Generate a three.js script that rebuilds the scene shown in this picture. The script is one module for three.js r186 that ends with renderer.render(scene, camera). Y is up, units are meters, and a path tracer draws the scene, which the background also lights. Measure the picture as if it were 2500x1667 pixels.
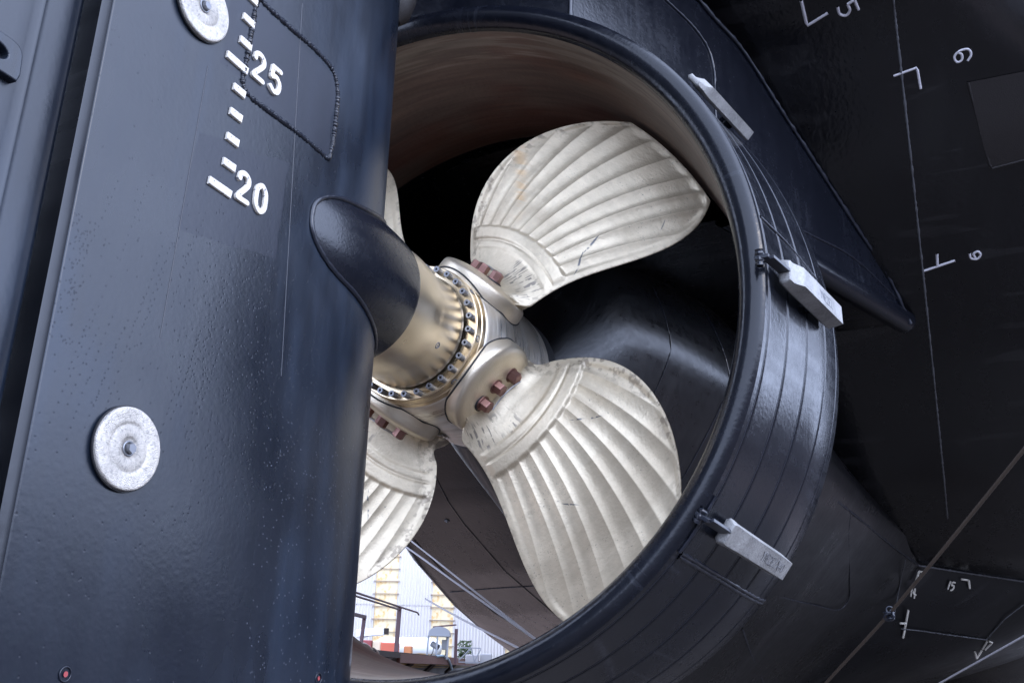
import * as THREE from 'three';
import { RoundedBoxGeometry } from 'three/addons/geometries/RoundedBoxGeometry.js';
import { mergeGeometries, toCreasedNormals } from 'three/addons/utils/BufferGeometryUtils.js';

// ------------------------------------------------------------------ camera, sky, sun, exposure
const scene = new THREE.Scene();
const renderer = new THREE.WebGLRenderer({ antialias: true });
renderer.setSize(1024, 682);
renderer.toneMapping = THREE.LinearToneMapping;
renderer.toneMappingExposure = 1.4;
renderer.shadowMap.enabled = true;

const camera = new THREE.PerspectiveCamera(39.82, 1024 / 682, 0.05, 600);
camera.rotation.order = 'YXZ';
camera.position.set(2.6253, -1.8301, 4.3196);
camera.rotation.set(THREE.MathUtils.degToRad(19.1082), THREE.MathUtils.degToRad(24.02), THREE.MathUtils.degToRad(1.3491));
scene.add(camera);

const SUN = new THREE.Vector3(0.86, 0.42, 0.2).normalize();
{ // overcast sky: broad bright veil, a little brighter round the hidden sun, bluish
  const w = 512, h = 256, d = new Float32Array(w * h * 4), v = new THREE.Vector3();
  for (let j = 0; j < h; j++) for (let i = 0; i < w; i++) {
    const phi = (i + 0.5) / w * 2 * Math.PI - Math.PI, el = ((j + 0.5) / h - 0.5) * Math.PI;
    v.set(Math.cos(el) * Math.cos(phi), Math.sin(el), Math.cos(el) * Math.sin(phi));
    const glow = Math.pow(Math.max(0, v.dot(SUN)), 4);
    const cl = 0.5 + 0.5 * Math.sin(v.x * 5.1 + 1.3 * Math.sin(v.z * 4.3)) * Math.sin(v.z * 6.7 + 2.1 * v.y);
    let L = 2.2 + 0.6 * Math.pow(1 - Math.max(0, v.y), 3) + 1.8 * glow + 0.3 * cl;
    if (v.y < 0) L *= Math.max(0.25, 1 + v.y * 4);
    const k = (j * w + i) * 4;
    d[k] = L * 0.8; d[k + 1] = L * 0.94; d[k + 2] = L * 1.32; d[k + 3] = 1;
  }
  const t = new THREE.DataTexture(d, w, h, THREE.RGBAFormat, THREE.FloatType);
  t.mapping = THREE.EquirectangularReflectionMapping; t.magFilter = t.minFilter = THREE.LinearFilter; t.needsUpdate = true;
  scene.background = t; scene.environment = t;
}
const sun = new THREE.DirectionalLight(0xfff1e0, 0.5);
sun.position.copy(SUN).multiplyScalar(60); sun.target.position.set(0, 0, 0);
sun.castShadow = true; sun.shadow.radius = 26; sun.shadow.mapSize.set(2048, 2048);
Object.assign(sun.shadow.camera, { left: -45, right: 45, top: 45, bottom: -45, near: 1, far: 160 });
scene.add(sun, sun.target);

// ------------------------------------------------------------------ small tools
const { sin, cos, sqrt, abs, min, max, floor, PI, exp, pow, hypot, atan2 } = Math;
const V = (x, y, z) => new THREE.Vector3(x, y, z);
const clamp = (x, a = 0, b = 1) => min(b, max(a, x));
const lerp = (a, b, t) => a + (b - a) * t;
const sstep = (a, b, x) => { const t = clamp((x - a) / (b - a)); return t * t * (3 - 2 * t); };
function interp(x, xs, ys) {
  if (x <= xs[0]) return ys[0];
  for (let i = 1; i < xs.length; i++) if (x <= xs[i]) return lerp(ys[i - 1], ys[i], (x - xs[i - 1]) / (xs[i] - xs[i - 1]));
  return ys[ys.length - 1];
}
function smoothAt(x, xs, ys) { // monotone-ish cubic through a table
  const n = xs.length; if (x <= xs[0]) return ys[0]; if (x >= xs[n - 1]) return ys[n - 1];
  let i = 1; while (x > xs[i]) i++; const sl = (k) => (ys[k + 1] - ys[k]) / (xs[k + 1] - xs[k]); const m = (k) => { if (k <= 0) return sl(0); if (k >= n - 1) return sl(n - 2); const a = sl(k - 1), b = sl(k); return a * b <= 0 ? 0 : 2 * a * b / (a + b); };
  const h = xs[i] - xs[i - 1], t = (x - xs[i - 1]) / h, a = ys[i - 1], b = ys[i]; return a * (1 + 2 * t) * (1 - t) ** 2 + m(i - 1) * h * t * (1 - t) ** 2 + b * t * t * (3 - 2 * t) + m(i) * h * t * t * (t - 1);
}
let seed = 7;
const rnd = () => { seed = (seed * 1664525 + 1013904223) >>> 0; return seed / 4294967296; };
const hash = (x, y, s) => { let h = (x * 374761393 + y * 668265263 + s * 974634777) | 0; h = Math.imul(h ^ (h >>> 13), 1274126177); h ^= h >>> 16; return (h >>> 0) / 4294967296; };
function vn(x, y, px, py, s) { // value noise, periodic
  const xi = floor(x), yi = floor(y); let fx = x - xi, fy = y - yi; fx = fx * fx * (3 - 2 * fx); fy = fy * fy * (3 - 2 * fy);
  const m = (a, p) => ((a % p) + p) % p, x0 = m(xi, px), x1 = m(xi + 1, px), y0 = m(yi, py), y1 = m(yi + 1, py);
  return lerp(lerp(hash(x0, y0, s), hash(x1, y0, s), fx), lerp(hash(x0, y1, s), hash(x1, y1, s), fx), fy);
}
function fbm(u, v, fu, fv, oct, s) { let a = 0.5, r = 0, n = 0; for (let o = 0; o < oct; o++) { r += a * vn(u * fu, v * fv, fu, fv, s + o * 17); n += a; a *= 0.5; fu *= 2; fv *= 2; } return r / n; }
const enc = (c) => 255 * (c <= 0.0031308 ? 12.92 * c : 1.055 * pow(max(c, 0), 1 / 2.4) - 0.055);
function colorTex(w, h, f) { // f(u, v) -> linear rgb
  const d = new Uint8Array(w * h * 4);
  for (let j = 0; j < h; j++) for (let i = 0; i < w; i++) { const c = f((i + 0.5) / w, (j + 0.5) / h), k = (j * w + i) * 4; d[k] = clamp(enc(c[0]), 0, 255); d[k + 1] = clamp(enc(c[1]), 0, 255); d[k + 2] = clamp(enc(c[2]), 0, 255); d[k + 3] = 255; }
  const t = new THREE.DataTexture(d, w, h); t.colorSpace = THREE.SRGBColorSpace; return fin(t);
}
function greyTex(w, h, f) {
  const d = new Uint8Array(w * h * 4);
  for (let j = 0; j < h; j++) for (let i = 0; i < w; i++) { const c = clamp(f((i + 0.5) / w, (j + 0.5) / h) * 255, 0, 255), k = (j * w + i) * 4; d[k] = d[k + 1] = d[k + 2] = c; d[k + 3] = 255; }
  return fin(new THREE.DataTexture(d, w, h));
}
function fin(t) { t.wrapS = t.wrapT = THREE.RepeatWrapping; t.magFilter = THREE.LinearFilter; t.minFilter = THREE.LinearMipmapLinearFilter; t.generateMipmaps = true; t.needsUpdate = true; return t; }
const C3 = (r, g, b) => new THREE.Color().setRGB(r, g, b);
const mat = (o) => new THREE.MeshStandardMaterial({ side: THREE.DoubleSide, ...o });
const gloss = (o) => new THREE.MeshPhysicalMaterial({ side: THREE.DoubleSide, ior: 1.5, ...o });
const mix = (a, b, t) => [lerp(a[0], b[0], t), lerp(a[1], b[1], t), lerp(a[2], b[2], t)];

const used = {};
function numbered(n) { if (!(n in used)) { used[n] = 0; return n; } return n + '_' + String(++used[n]).padStart(3, '0'); }
function tag(o, label, category, group, kind) { if (label) o.userData.label = label; if (category) o.userData.category = category; if (group) o.userData.group = group; if (kind) o.userData.kind = kind; return o; }
function mesh(name, geo, m, parent, label) {
  const g = Array.isArray(geo) ? join(geo) : geo;
  const o = new THREE.Mesh(g, m); o.name = parent ? name : numbered(name); o.castShadow = o.receiveShadow = true;
  if (label) o.userData.label = label;
  (parent || scene).add(o); return o;
}
function thing(name, label, category, pos = [0, 0, 0], group) {
  const o = new THREE.Group(); o.name = numbered(name); o.position.set(...pos); scene.add(o); return tag(o, label, category, group);
}
function join(list) {
  const l = list.map((g) => { const q = g.index ? g.toNonIndexed() : g; for (const k of Object.keys(q.attributes)) if (!['position', 'normal', 'uv'].includes(k)) q.deleteAttribute(k); if (!q.attributes.uv) q.setAttribute('uv', new THREE.BufferAttribute(new Float32Array(q.attributes.position.count * 2), 2)); return q; });
  return mergeGeometries(l, false);
}
function grid(nu, nv, f, flip = false) { // f(u, v) -> [x, y, z, uvx, uvy]
  const p = [], t = [], id = [];
  for (let j = 0; j <= nv; j++) for (let i = 0; i <= nu; i++) { const q = f(i / nu, j / nv); p.push(q[0], q[1], q[2]); t.push(q[3] ?? i / nu, q[4] ?? j / nv); }
  for (let j = 0; j < nv; j++) for (let i = 0; i < nu; i++) { const a = j * (nu + 1) + i, b = a + 1, c = a + nu + 1, d = c + 1; flip ? id.push(a, c, b, b, c, d) : id.push(a, b, c, b, d, c); }
  const g = new THREE.BufferGeometry(); g.setAttribute('position', new THREE.Float32BufferAttribute(p, 3)); g.setAttribute('uv', new THREE.Float32BufferAttribute(t, 2)); g.setIndex(id); g.computeVertexNormals(); return g;
}
function spline(pts, n) { // smooth a short [z, r] list
  const c = new THREE.CatmullRomCurve3(pts.map((q) => V(q[0], q[1], 0)), false, 'centripetal'); return c.getPoints(n).map((q) => [q.x, q.y]);
}
// surface of revolution round the z axis. sign +1: outer side of a profile that runs towards +z
function revolve(prof, seg, sign = 1, crease = 0.5, uvR = null) {
  const rows = []; let s = 0;
  const dir = (i) => { const a = prof[i], b = prof[i + 1], l = hypot(b[0] - a[0], b[1] - a[1]) || 1; return [(b[0] - a[0]) / l, (b[1] - a[1]) / l]; };
  for (let i = 0; i < prof.length; i++) {
    if (i) s += hypot(prof[i][0] - prof[i - 1][0], prof[i][1] - prof[i - 1][1]);
    const A = i ? dir(i - 1) : dir(0), B = i < prof.length - 1 ? dir(i) : A;
    const nrm = (d) => [-d[1] * sign, d[0] * sign];
    if (abs(A[0] * B[1] - A[1] * B[0]) > crease || A[0] * B[0] + A[1] * B[1] < 0) { rows.push([prof[i], nrm(A), s, true], [prof[i], nrm(B), s, false]); }
    else { const m = [A[0] + B[0], A[1] + B[1]], l = hypot(...m) || 1; rows.push([prof[i], nrm([m[0] / l, m[1] / l]), s, false]); }
  }
  const p = [], n = [], t = [], id = [];
  const RR = uvR || max(...prof.map((q) => q[1]));
  for (const [q, nn, ss] of rows) for (let j = 0; j <= seg; j++) { const a = j / seg * 2 * PI - PI; p.push(q[1] * cos(a), q[1] * sin(a), q[0]); n.push(nn[1] * cos(a), nn[1] * sin(a), nn[0]); t.push(a * RR, ss); }
  for (let i = 0; i < rows.length - 1; i++) { if (rows[i][3]) continue; for (let j = 0; j < seg; j++) { const a = i * (seg + 1) + j, b = a + seg + 1; sign > 0 ? id.push(a, a + 1, b, a + 1, b + 1, b) : id.push(a, b, a + 1, a + 1, b, b + 1); } }
  const g = new THREE.BufferGeometry(); g.setAttribute('position', new THREE.Float32BufferAttribute(p, 3)); g.setAttribute('normal', new THREE.Float32BufferAttribute(n, 3)); g.setAttribute('uv', new THREE.Float32BufferAttribute(t, 2)); g.setIndex(id); return g;
}
function tube(pts, r, { n = 0, jit = 0, rad = 7, closed = false, curved = true } = {}) {
  let q = pts.map((a) => a.isVector3 ? a : V(...a));
  const c = curved ? new THREE.CatmullRomCurve3(q, closed, 'centripetal') : poly(q);
  const seg = n || max(8, floor(c.getLength() / (r * 2.5)));
  const g = new THREE.TubeGeometry(c, min(seg, 700), r, rad, closed);
  if (jit) { const P = g.attributes.position; const ring = rad + 1, m = P.count / ring; for (let i = 0; i < m; i++) { const k = (closed && i === m - 1) ? 0 : i; const ce = V(0, 0, 0); for (let j = 0; j < rad; j++) ce.add(V().fromBufferAttribute(P, i * ring + j)); ce.divideScalar(rad); const f = 1 + jit * (hash(k, 3, 5) - 0.5) * 2; for (let j = 0; j < ring; j++) { const w = V().fromBufferAttribute(P, i * ring + j).sub(ce).multiplyScalar(f * (1 + jit * 0.5 * (hash(k, j % rad, 9) - 0.5))).add(ce); P.setXYZ(i * ring + j, w.x, w.y, w.z); } } g.computeVertexNormals(); }
  return g;
}
function poly(q) { const c = new THREE.CurvePath(); for (let i = 1; i < q.length; i++) c.add(new THREE.LineCurve3(q[i - 1], q[i])); return c; }
function bar(a, b, w, h, round = 0.003) { // box from a to b
  a = a.isVector3 ? a : V(...a); b = b.isVector3 ? b : V(...b); const l = a.distanceTo(b), g = new RoundedBoxGeometry(w, h, l, 2, min(round, w * 0.3, h * 0.3));
  const m = new THREE.Matrix4().lookAt(b, a, V(0, 1, 0)).setPosition(a.clone().add(b).multiplyScalar(0.5)); return g.applyMatrix4(m);
}
// strokes of a written sign, as raised metal: each polyline becomes a bevelled bar with round ends
function strokeGeo(lines, w, depth) {
  const out = [];
  lines.forEach((ln, li) => {
    if (ln.closed) { const c = new THREE.CatmullRomCurve3(ln.pts.map((a) => V(a[0], a[1], 0)), true).getPoints(60).slice(0, -1); const sd = (k) => c.map((p, i) => { const d = c[(i + 1) % 60].clone().sub(c[(i + 59) % 60]).normalize(); return new THREE.Vector2(p.x - d.y * k, p.y + d.x * k); }); const A = sd(w / 2), B = sd(-w / 2), ar = (L) => abs(THREE.ShapeUtils.area(L)); const [o, h] = ar(A) > ar(B) ? [A, B] : [B, A]; const sh = new THREE.Shape(o); sh.holes.push(new THREE.Path(h)); out.push(new THREE.ExtrudeGeometry(sh, { depth, bevelEnabled: true, bevelThickness: depth * 0.3, bevelSize: w * 0.1, bevelSegments: 2 })); return; }
    const smooth = ln.smooth, raw = (ln.pts || ln).map((a) => new THREE.Vector2(a[0], a[1]));
    const pts = smooth ? new THREE.SplineCurve(raw).getPoints(raw.length * 6) : raw;
    const L = [], R = [];
    for (let i = 0; i < pts.length; i++) { const a = pts[max(0, i - 1)], b = pts[min(pts.length - 1, i + 1)], d = b.clone().sub(a).normalize(), nn = new THREE.Vector2(-d.y, d.x).multiplyScalar(w / 2); L.push(pts[i].clone().add(nn)); R.push(pts[i].clone().sub(nn)); }
    const cap = (c, from) => { const o = []; for (let k = 1; k < 6; k++) { const a = from - k * PI / 6; o.push(new THREE.Vector2(c.x + cos(a) * w / 2, c.y + sin(a) * w / 2)); } return o; };
    const e = pts[pts.length - 1], d1 = e.clone().sub(pts[pts.length - 2]).angle(), d0 = pts[1].clone().sub(pts[0]).angle();
    const shp = new THREE.Shape([...L, ...cap(e, d1 + PI / 2), ...R.reverse(), ...cap(pts[0], d0 - PI / 2)]);
    out.push(new THREE.ExtrudeGeometry(shp, { depth: depth + li * 0.0007, bevelEnabled: true, bevelThickness: depth * 0.3, bevelSize: w * 0.1, bevelSegments: 2, curveSegments: 6 }));
  });
  return join(out);
}
const GLYPH = { // unit height 1, width about .62
  0: [{ closed: 1, pts: [[.3, 1], [.08, .82], [.04, .5], [.08, .18], [.3, 0], [.52, .18], [.56, .5], [.52, .82]] }],
  2: [{ smooth: 1, pts: [[.05, .74], [.1, .93], [.3, 1], [.5, .9], [.53, .7], [.4, .48], [.18, .22], [.05, .02]] }, [[.05, 0], [.56, 0]]],
  5: [[[.55, 1], [.12, 1]], [[.12, 1], [.08, .56]], { smooth: 1, pts: [[.08, .56], [.3, .64], [.5, .52], [.55, .32], [.46, .08], [.26, 0], [.06, .12]] }],
  6: [{ smooth: 1, pts: [[.5, .9], [.3, 1], [.12, .84], [.05, .5], [.08, .18], [.3, 0], [.52, .14], [.54, .4], [.34, .54], [.1, .38]] }],
  9: [{ smooth: 1, pts: [[.1, .1], [.3, 0], [.48, .16], [.55, .5], [.52, .82], [.3, 1], [.08, .86], [.06, .6], [.26, .46], [.5, .62]] }],
  1: [[[.3, 0], [.3, 1]]], 4: [[[.42, 0], [.42, 1], [.02, .34]], [[.02, .34], [.6, .34]]], 7: [[[.04, 1], [.56, 1], [.2, 0]]],
  Y: [[[.02, 1], [.3, .5], [.3, 0]], [[.3, .5], [.58, 1]]], N: [[[.06, 0], [.06, 1], [.54, 0], [.54, 1]]], E: [[[.54, 1], [.08, 1], [.08, 0], [.54, 0]], [[.08, .52], [.44, .52]]],
  Z: [[[.04, 1], [.56, 1], [.04, 0], [.56, 0]]], X: [[[.04, 0], [.56, 1]], [[.04, 1], [.56, 0]]],
};
function glyph(ch, size, w, depth) {
  const sc = (l) => l.pts ? { smooth: l.smooth, closed: l.closed, pts: l.pts.map((p) => [p[0] * size, p[1] * size]) } : l.map((p) => [p[0] * size, p[1] * size]);
  return strokeGeo(GLYPH[ch].map(sc), w, depth);
}
function basis(o, x, y, z) { return new THREE.Matrix4().makeBasis(x.clone().normalize(), y.clone().normalize(), z.clone().normalize()).setPosition(o); }

// ------------------------------------------------------------------ procedural materials
// dark antifouling paint: roller marks, patches, dust
const PT = (u, v) => { const a = fbm(u, v, 3, 3, 5, 1), b = fbm(u, v, 40, 6, 3, 5), c = fbm(u, v, 90, 90, 3, 8); return { a, b, c }; };
const paintC = colorTex(1024, 1024, (u, v) => { const { a, b, c } = PT(u, v); const k = 0.75 + 0.35 * a + 0.18 * (b - 0.5) + 0.25 * (c - 0.5); const pale = sstep(0.69, 0.8, fbm(u, v, 70, 4, 4, 31)) * sstep(0.45, 0.65, a); return mix([0.0055 * k, 0.0066 * k, 0.0105 * k], [0.05, 0.054, 0.066], 0.3 * pale); });
const paintR = greyTex(1024, 1024, (u, v) => { const { a, b, c } = PT(u, v); return 0.25 + 0.2 * (a - 0.5) + 0.1 * (b - 0.5) + 0.1 * (c - 0.5); });
const paintB = greyTex(1024, 1024, (u, v) => 0.5 + 0.4 * (fbm(u, v, 150, 150, 3, 12) - 0.5) + 0.16 * (fbm(u, v, 9, 9, 4, 14) - 0.5));
const rep = (t, x, y = x) => { const c = t.clone(); c.repeat.set(x, y); c.needsUpdate = true; return c; };
const M = {};
M.paint = gloss({ ior: 1.39, map: rep(paintC, 1 / 2.2), roughnessMap: rep(paintR, 1 / 2.2), bumpMap: rep(paintB, 1 / 2.2), bumpScale: 0.0015, roughness: 1, metalness: 0 });
M.hull = gloss({ map: rep(colorTex(1024, 1024, (u, v) => { const a = fbm(u, v, 4, 4, 5, 21), b = fbm(u, v, 24, 5, 4, 23), c = fbm(u, v, 8, 50, 3, 25); const w = sstep(0.5, 0.64, 0.6 * a + 0.4 * b), e = sstep(0.62, 0.7, c) * sstep(0.4, 0.6, a); const k = 0.6 + 0.8 * a; return mix(mix([0.0015 * k, 0.0017 * k, 0.0026 * k], [0.0055, 0.0055, 0.0065], 0.7 * w), [0.026, 0.025, 0.026], 0.35 * e); }), 1 / 4), roughnessMap: rep(paintR, 1 / 3), bumpMap: rep(paintB, 1 / 3.7), bumpScale: 0.0035, roughness: 0.95, metalness: 0 });
M.boss = M.hull.clone(); M.boss.roughness = 1.3; M.boss.bumpScale = 0.0015;
M.bead = gloss({ color: C3(0.01, 0.012, 0.019), roughness: 0.3 });
M.black = mat({ color: C3(0.012, 0.012, 0.014), roughness: 0.6 });

// the rudder skin has its own map, 4.2 m square, u along the ship and v up
const RU = (z, y) => [(z) / 4.2, (y + 2.5) / 4.2];
const pits = []; seed = 11;
for (let i = 0; i < 900; i++) { const q = rnd() < 0.6; pits.push([q ? 1.55 + 0.75 * (rnd() + rnd() - 1) : 0.6 + rnd() * 1.9, q ? -0.75 + 0.7 * (rnd() + rnd() - 1) : -2.2 + rnd() * 2.6, 0.0012 + 0.003 * rnd() * rnd()]); }
for (let k = 0; k < 26; k++) { let z = 1.2 + rnd() * 1.2, y = -0.2 - rnd() * 0.8; const n = 5 + rnd() * 14; for (let i = 0; i < n; i++) { z += 0.004 + rnd() * 0.006; y -= 0.02 + rnd() * 0.02; pits.push([z, y, 0.0012 + 0.002 * rnd()]); } }
for (let k = 0; k < 90; k++) { pits.push([2.38 + 0.09 * rnd() - 0.0, -0.52 - 0.42 * rnd(), 0.0012 + 0.0025 * rnd()]); }
const specks = []; for (let i = 0; i < 420; i++) specks.push([0.55 + 0.9 * rnd(), -2.2 + 1.3 * rnd(), 0.001 + 0.0015 * rnd()]);
const RW = 1536, pitMap = new Float32Array(RW * RW), spMap = new Float32Array(RW * RW);
const splat = (m, L) => { for (const [z, y, r] of L) { const [u, v] = RU(z, y), cx = u * RW, cy = v * RW, R = max(0.9, r / 4.2 * RW); for (let j = floor(cy - R - 1); j <= cy + R + 1; j++) for (let i = floor(cx - R - 1); i <= cx + R + 1; i++) if (i >= 0 && j >= 0 && i < RW && j < RW) m[j * RW + i] = max(m[j * RW + i], clamp(R + 0.5 - hypot(i + 0.5 - cx, j + 0.5 - cy))); } };
splat(pitMap, pits); splat(spMap, specks);
const inPoly = (x, y, P) => { let s = 1e9; for (let i = 0; i < P.length; i++) { const a = P[i], b = P[(i + 1) % P.length], l = hypot(b[0] - a[0], b[1] - a[1]); s = min(s, ((x - a[0]) * (b[1] - a[1]) - (y - a[1]) * (b[0] - a[0])) / -l); } return s; };
const touchUp = [[[2.018, 0.02], [2.06, -0.41], [1.52, -0.28], [1.505, 0.15]], [[1.83, 0.76], [1.83, 0.33], [1.23, 0.33], [1.23, 0.74]], [[1.96, 0.9], [1.96, 0.36], [1.72, 0.36], [1.72, 0.9]]];
const patchAt = (z, y) => { let p = 0; const wob = 0.05 * (fbm(z / 4.2, y / 4.2 + 1, 24, 24, 5, 77) - 0.5); for (const P of touchUp) { const d = max(inPoly(z, y, P), inPoly(z, y, [...P].reverse())) + wob; p = max(p, sstep(-0.004, 0.006, d)); } return p; };
const RP = (u, v) => { const z = u * 4.2, y = v * 4.2 - 2.5, i = min(RW - 1, floor(u * RW)), j = min(RW - 1, floor(v * RW)); return { z, y, pit: pitMap[j * RW + i], sp: spMap[j * RW + i], pa: patchAt(z, y), a: fbm(u, v, 5, 5, 5, 41), b: fbm(u, v, 60, 9, 4, 45), c: fbm(u, v, 150, 150, 2, 49), d: fbm(u, v, 12, 12, 4, 52) }; };
const rudC = colorTex(RW, RW, (u, v) => { const q = RP(u, v); const k = 0.8 + 0.36 * (q.a - 0.3) + 0.2 * (q.b - 0.5) + 0.25 * (q.d - 0.5); const du = sstep(0.42, 0.7, 0.72 * q.a + 0.28 * q.b); let c = [(0.006 + 0.0065 * du) * k, (0.0095 + 0.0105 * du) * k, (0.017 + 0.017 * du) * k]; c = mix(c, [0.008, 0.0105, 0.02], 0.6 * q.pa); c = mix(c, [0.006, 0.008, 0.013], 0.6 * q.pit); return mix(c, [0.16, 0.17, 0.2], 0.5 * q.sp); });
const rudR = greyTex(RW, RW, (u, v) => { const q = RP(u, v); return 0.31 + 0.16 * (q.a - 0.5) + 0.07 * (q.b - 0.5) + 0.16 * (q.d - 0.5) + 0.08 * q.pa + 0.2 * q.pit; });
const rudB = greyTex(RW, RW, (u, v) => { const q = RP(u, v); return 0.62 + 0.035 * (q.c - 0.5) + 0.09 * (fbm(u, v, 330, 330, 2, 61) - 0.5) + 0.05 * (q.d - 0.5) + 0.05 * q.pa - 0.2 * q.pit + 0.15 * q.sp; });
M.rudder = gloss({ ior: 1.5, map: rudC, roughnessMap: rudR, bumpMap: rudB, bumpScale: 0.0028, roughness: 1 });
M.bulb = gloss({ color: C3(0.006, 0.0075, 0.012), roughnessMap: rep(paintR, 0.6), bumpMap: rep(paintB, 0.8), bumpScale: 0.0013, roughness: 1 });
M.white = mat({ map: rep(colorTex(512, 512, (u, v) => { const ch = sstep(0.7, 0.76, fbm(u, v, 26, 26, 4, 301)), g = fbm(u, v, 8, 8, 4, 303); const k = 0.86 + 0.28 * (g - 0.5); return mix([0.72 * k, 0.67 * k, 0.58 * k], [0.1, 0.1, 0.12], 0.8 * ch); }), 4), roughness: 0.55, bumpMap: rep(paintB, 3), bumpScale: 0.002 });
M.mark = mat({ color: C3(0.5, 0.48, 0.5), roughness: 0.6 });

// cast bronze, brushed
const bladeRoT = greyTex(512, 512, (u, v) => 0.5 + 0.3 * (fbm(u, v, 8, 8, 5, 135) - 0.5));
const brushR = greyTex(512, 512, (u, v) => 0.3 + 0.3 * (fbm(u, v, 6, 160, 3, 71) - 0.5) + 0.2 * (fbm(u, v, 6, 6, 4, 72) - 0.5));
const brushC = colorTex(512, 512, (u, v) => { const a = fbm(u, v, 5, 30, 4, 73), b = fbm(u, v, 20, 20, 3, 74); return [0.75 + 0.3 * (a - 0.5), 0.66 + 0.3 * (a - 0.5) + 0.05 * (b - 0.5), 0.52 + 0.3 * (a - 0.5) + 0.1 * (b - 0.5)]; });
const brushB = greyTex(512, 512, (u, v) => 0.5 + 0.5 * (fbm(u, v, 8, 200, 3, 75) - 0.5));
M.cap = mat({ color: C3(0.76, 0.665, 0.51), roughnessMap: rep(bladeRoT, 1.3), bumpMap: rep(brushB, 0.5, 1.5), bumpScale: 0.0001, metalness: 1, roughness: 0.7 });
M.flange = mat({ color: C3(1, 0.9, 0.74), map: rep(brushC, 0.7), roughnessMap: rep(brushR, 0.7, 2), metalness: 1, roughness: 1.1 });
M.hub = mat({ color: C3(1, 1.04, 1.12), map: rep(brushC, 0.9, 0.6), roughnessMap: rep(brushR, 0.5, 1), bumpMap: rep(brushB, 1, 1), bumpScale: 0.0015, metalness: 0.92, roughness: 1.3 });
M.palm = mat({ color: C3(0.8, 0.78, 0.74), map: rep(brushC, 0.6), roughnessMap: rep(bladeRoT, 1), bumpMap: rep(paintB, 1.5), bumpScale: 0.003, metalness: 0.8, roughness: 0.78 });
M.screw = mat({ color: C3(0.22, 0.225, 0.24), metalness: 0.75, roughness: 0.45 });
const rustN = rep(paintB, 4);
M.boltCu = mat({ color: C3(0.25, 0.135, 0.11), metalness: 0.9, roughness: 0.33, bumpMap: rustN, bumpScale: 0.002 });
M.wire = mat({ color: C3(0.34, 0.33, 0.32), metalness: 0.8, roughness: 0.4 });
const zincC = colorTex(512, 512, (u, v) => { const a = fbm(u, v, 6, 6, 5, 81), b = fbm(u, v, 60, 60, 2, 83), dk = sstep(0.66, 0.75, fbm(u, v, 36, 36, 3, 85)); const k = 0.29 + 0.22 * (a - 0.5) + 0.12 * (b - 0.5); return mix([k * 1.02, k, k * 0.96], [0.12, 0.125, 0.13], 0.5 * dk); });
M.zinc = mat({ map: rep(zincC, 1.6), roughness: 0.5, metalness: 0.35, bumpMap: rep(paintB, 2.2), bumpScale: 0.006 });
M.disc = mat({ color: C3(1.75, 1.66, 1.54), map: rep(zincC, 1.9), roughness: 0.42, metalness: 0.35, bumpMap: rep(paintB, 2.6), bumpScale: 0.008 });
// lining of the duct: brown stains that run round it
M.lining = mat({ map: rep(colorTex(1024, 512, (u, v) => { const a = fbm(u, v, 4, 10, 5, 91), b = fbm(u, v, 10, 70, 4, 92), r = sstep(0.5, 0.72, fbm(u, v, 5, 5, 4, 93)); const k = 0.7 + 0.7 * (a - 0.4) + 0.5 * (b - 0.5); const sc = sstep(0.42, 0.62, fbm(u, v, 12, 90, 3, 97)), tan = sstep(0.545, 0.6, v + 0.1 * (b - 0.5)); return mix(mix([0.125 * k, 0.082 * k, 0.06 * k], [0.11 * k, 0.045 * k, 0.028 * k], 0.9 * r), [0.24 * k, 0.195 * k, 0.15 * k], 0.75 * tan * (0.4 + 0.6 * sc) + 0.12 * sc); }), 1 / 4, 1 / 2), roughness: 0.48, bumpMap: rep(paintB, 0.3), bumpScale: 0.004 });

// ------------------------------------------------------------------ setting
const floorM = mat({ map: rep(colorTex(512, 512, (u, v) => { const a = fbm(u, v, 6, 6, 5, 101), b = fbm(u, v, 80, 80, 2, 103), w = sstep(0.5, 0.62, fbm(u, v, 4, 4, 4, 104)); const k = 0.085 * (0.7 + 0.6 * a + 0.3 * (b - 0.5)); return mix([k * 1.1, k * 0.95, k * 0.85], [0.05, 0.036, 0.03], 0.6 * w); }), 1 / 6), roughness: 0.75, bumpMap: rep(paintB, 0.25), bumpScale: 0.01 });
{ const m = mat({ map: floorM.map, bumpMap: floorM.bumpMap, bumpScale: 0.02, roughness: 0.8, color: C3(5, 5.6, 6.4) }); tag(mesh('dock_wall', new THREE.BoxGeometry(2, 4.4, 160).translate(16, -1.4, -10), m), 'concrete side wall of the dock', null, null, 'structure'); }
tag(mesh('reflection_strip', grid(4, 12, (u, v) => [lerp(-15.5, -4.3, u), -3.596, lerp(10, -45, v), u * 11, v * 55]), mat({ map: rep(colorTex(256, 256, (u, v) => { const k = 0.8 + 0.5 * (fbm(u, v, 6, 6, 5, 107) - 0.5); return [0.34 * k, 0.235 * k, 0.18 * k]; }), 1 / 5), roughness: 0.9 })), 'added unseen rust brown strip that the hull bottom reflects', null, null, 'structure');  // out-of-view strip, added so the port hull bottom mirrors brown
tag(mesh('reflection_strip', grid(4, 12, (u, v) => [lerp(7.5, 15, u), -3.596, lerp(14, -45, v), u * 9, v * 59]), mat({ color: C3(0.17, 0.135, 0.12), roughness: 0.9 })), 'added unseen brown strip at the far side that the duct reflects', null, null, 'structure');  // second unseen strip, added to bounce brown onto the lower duct
tag(mesh('dock_floor', grid(8, 8, (u, v) => [(u - 0.5) * 500, -3.6, (0.5 - v) * 500, u * 500, v * 500]), floorM), 'stained brown concrete floor of the dry dock', null, null, 'structure');

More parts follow.
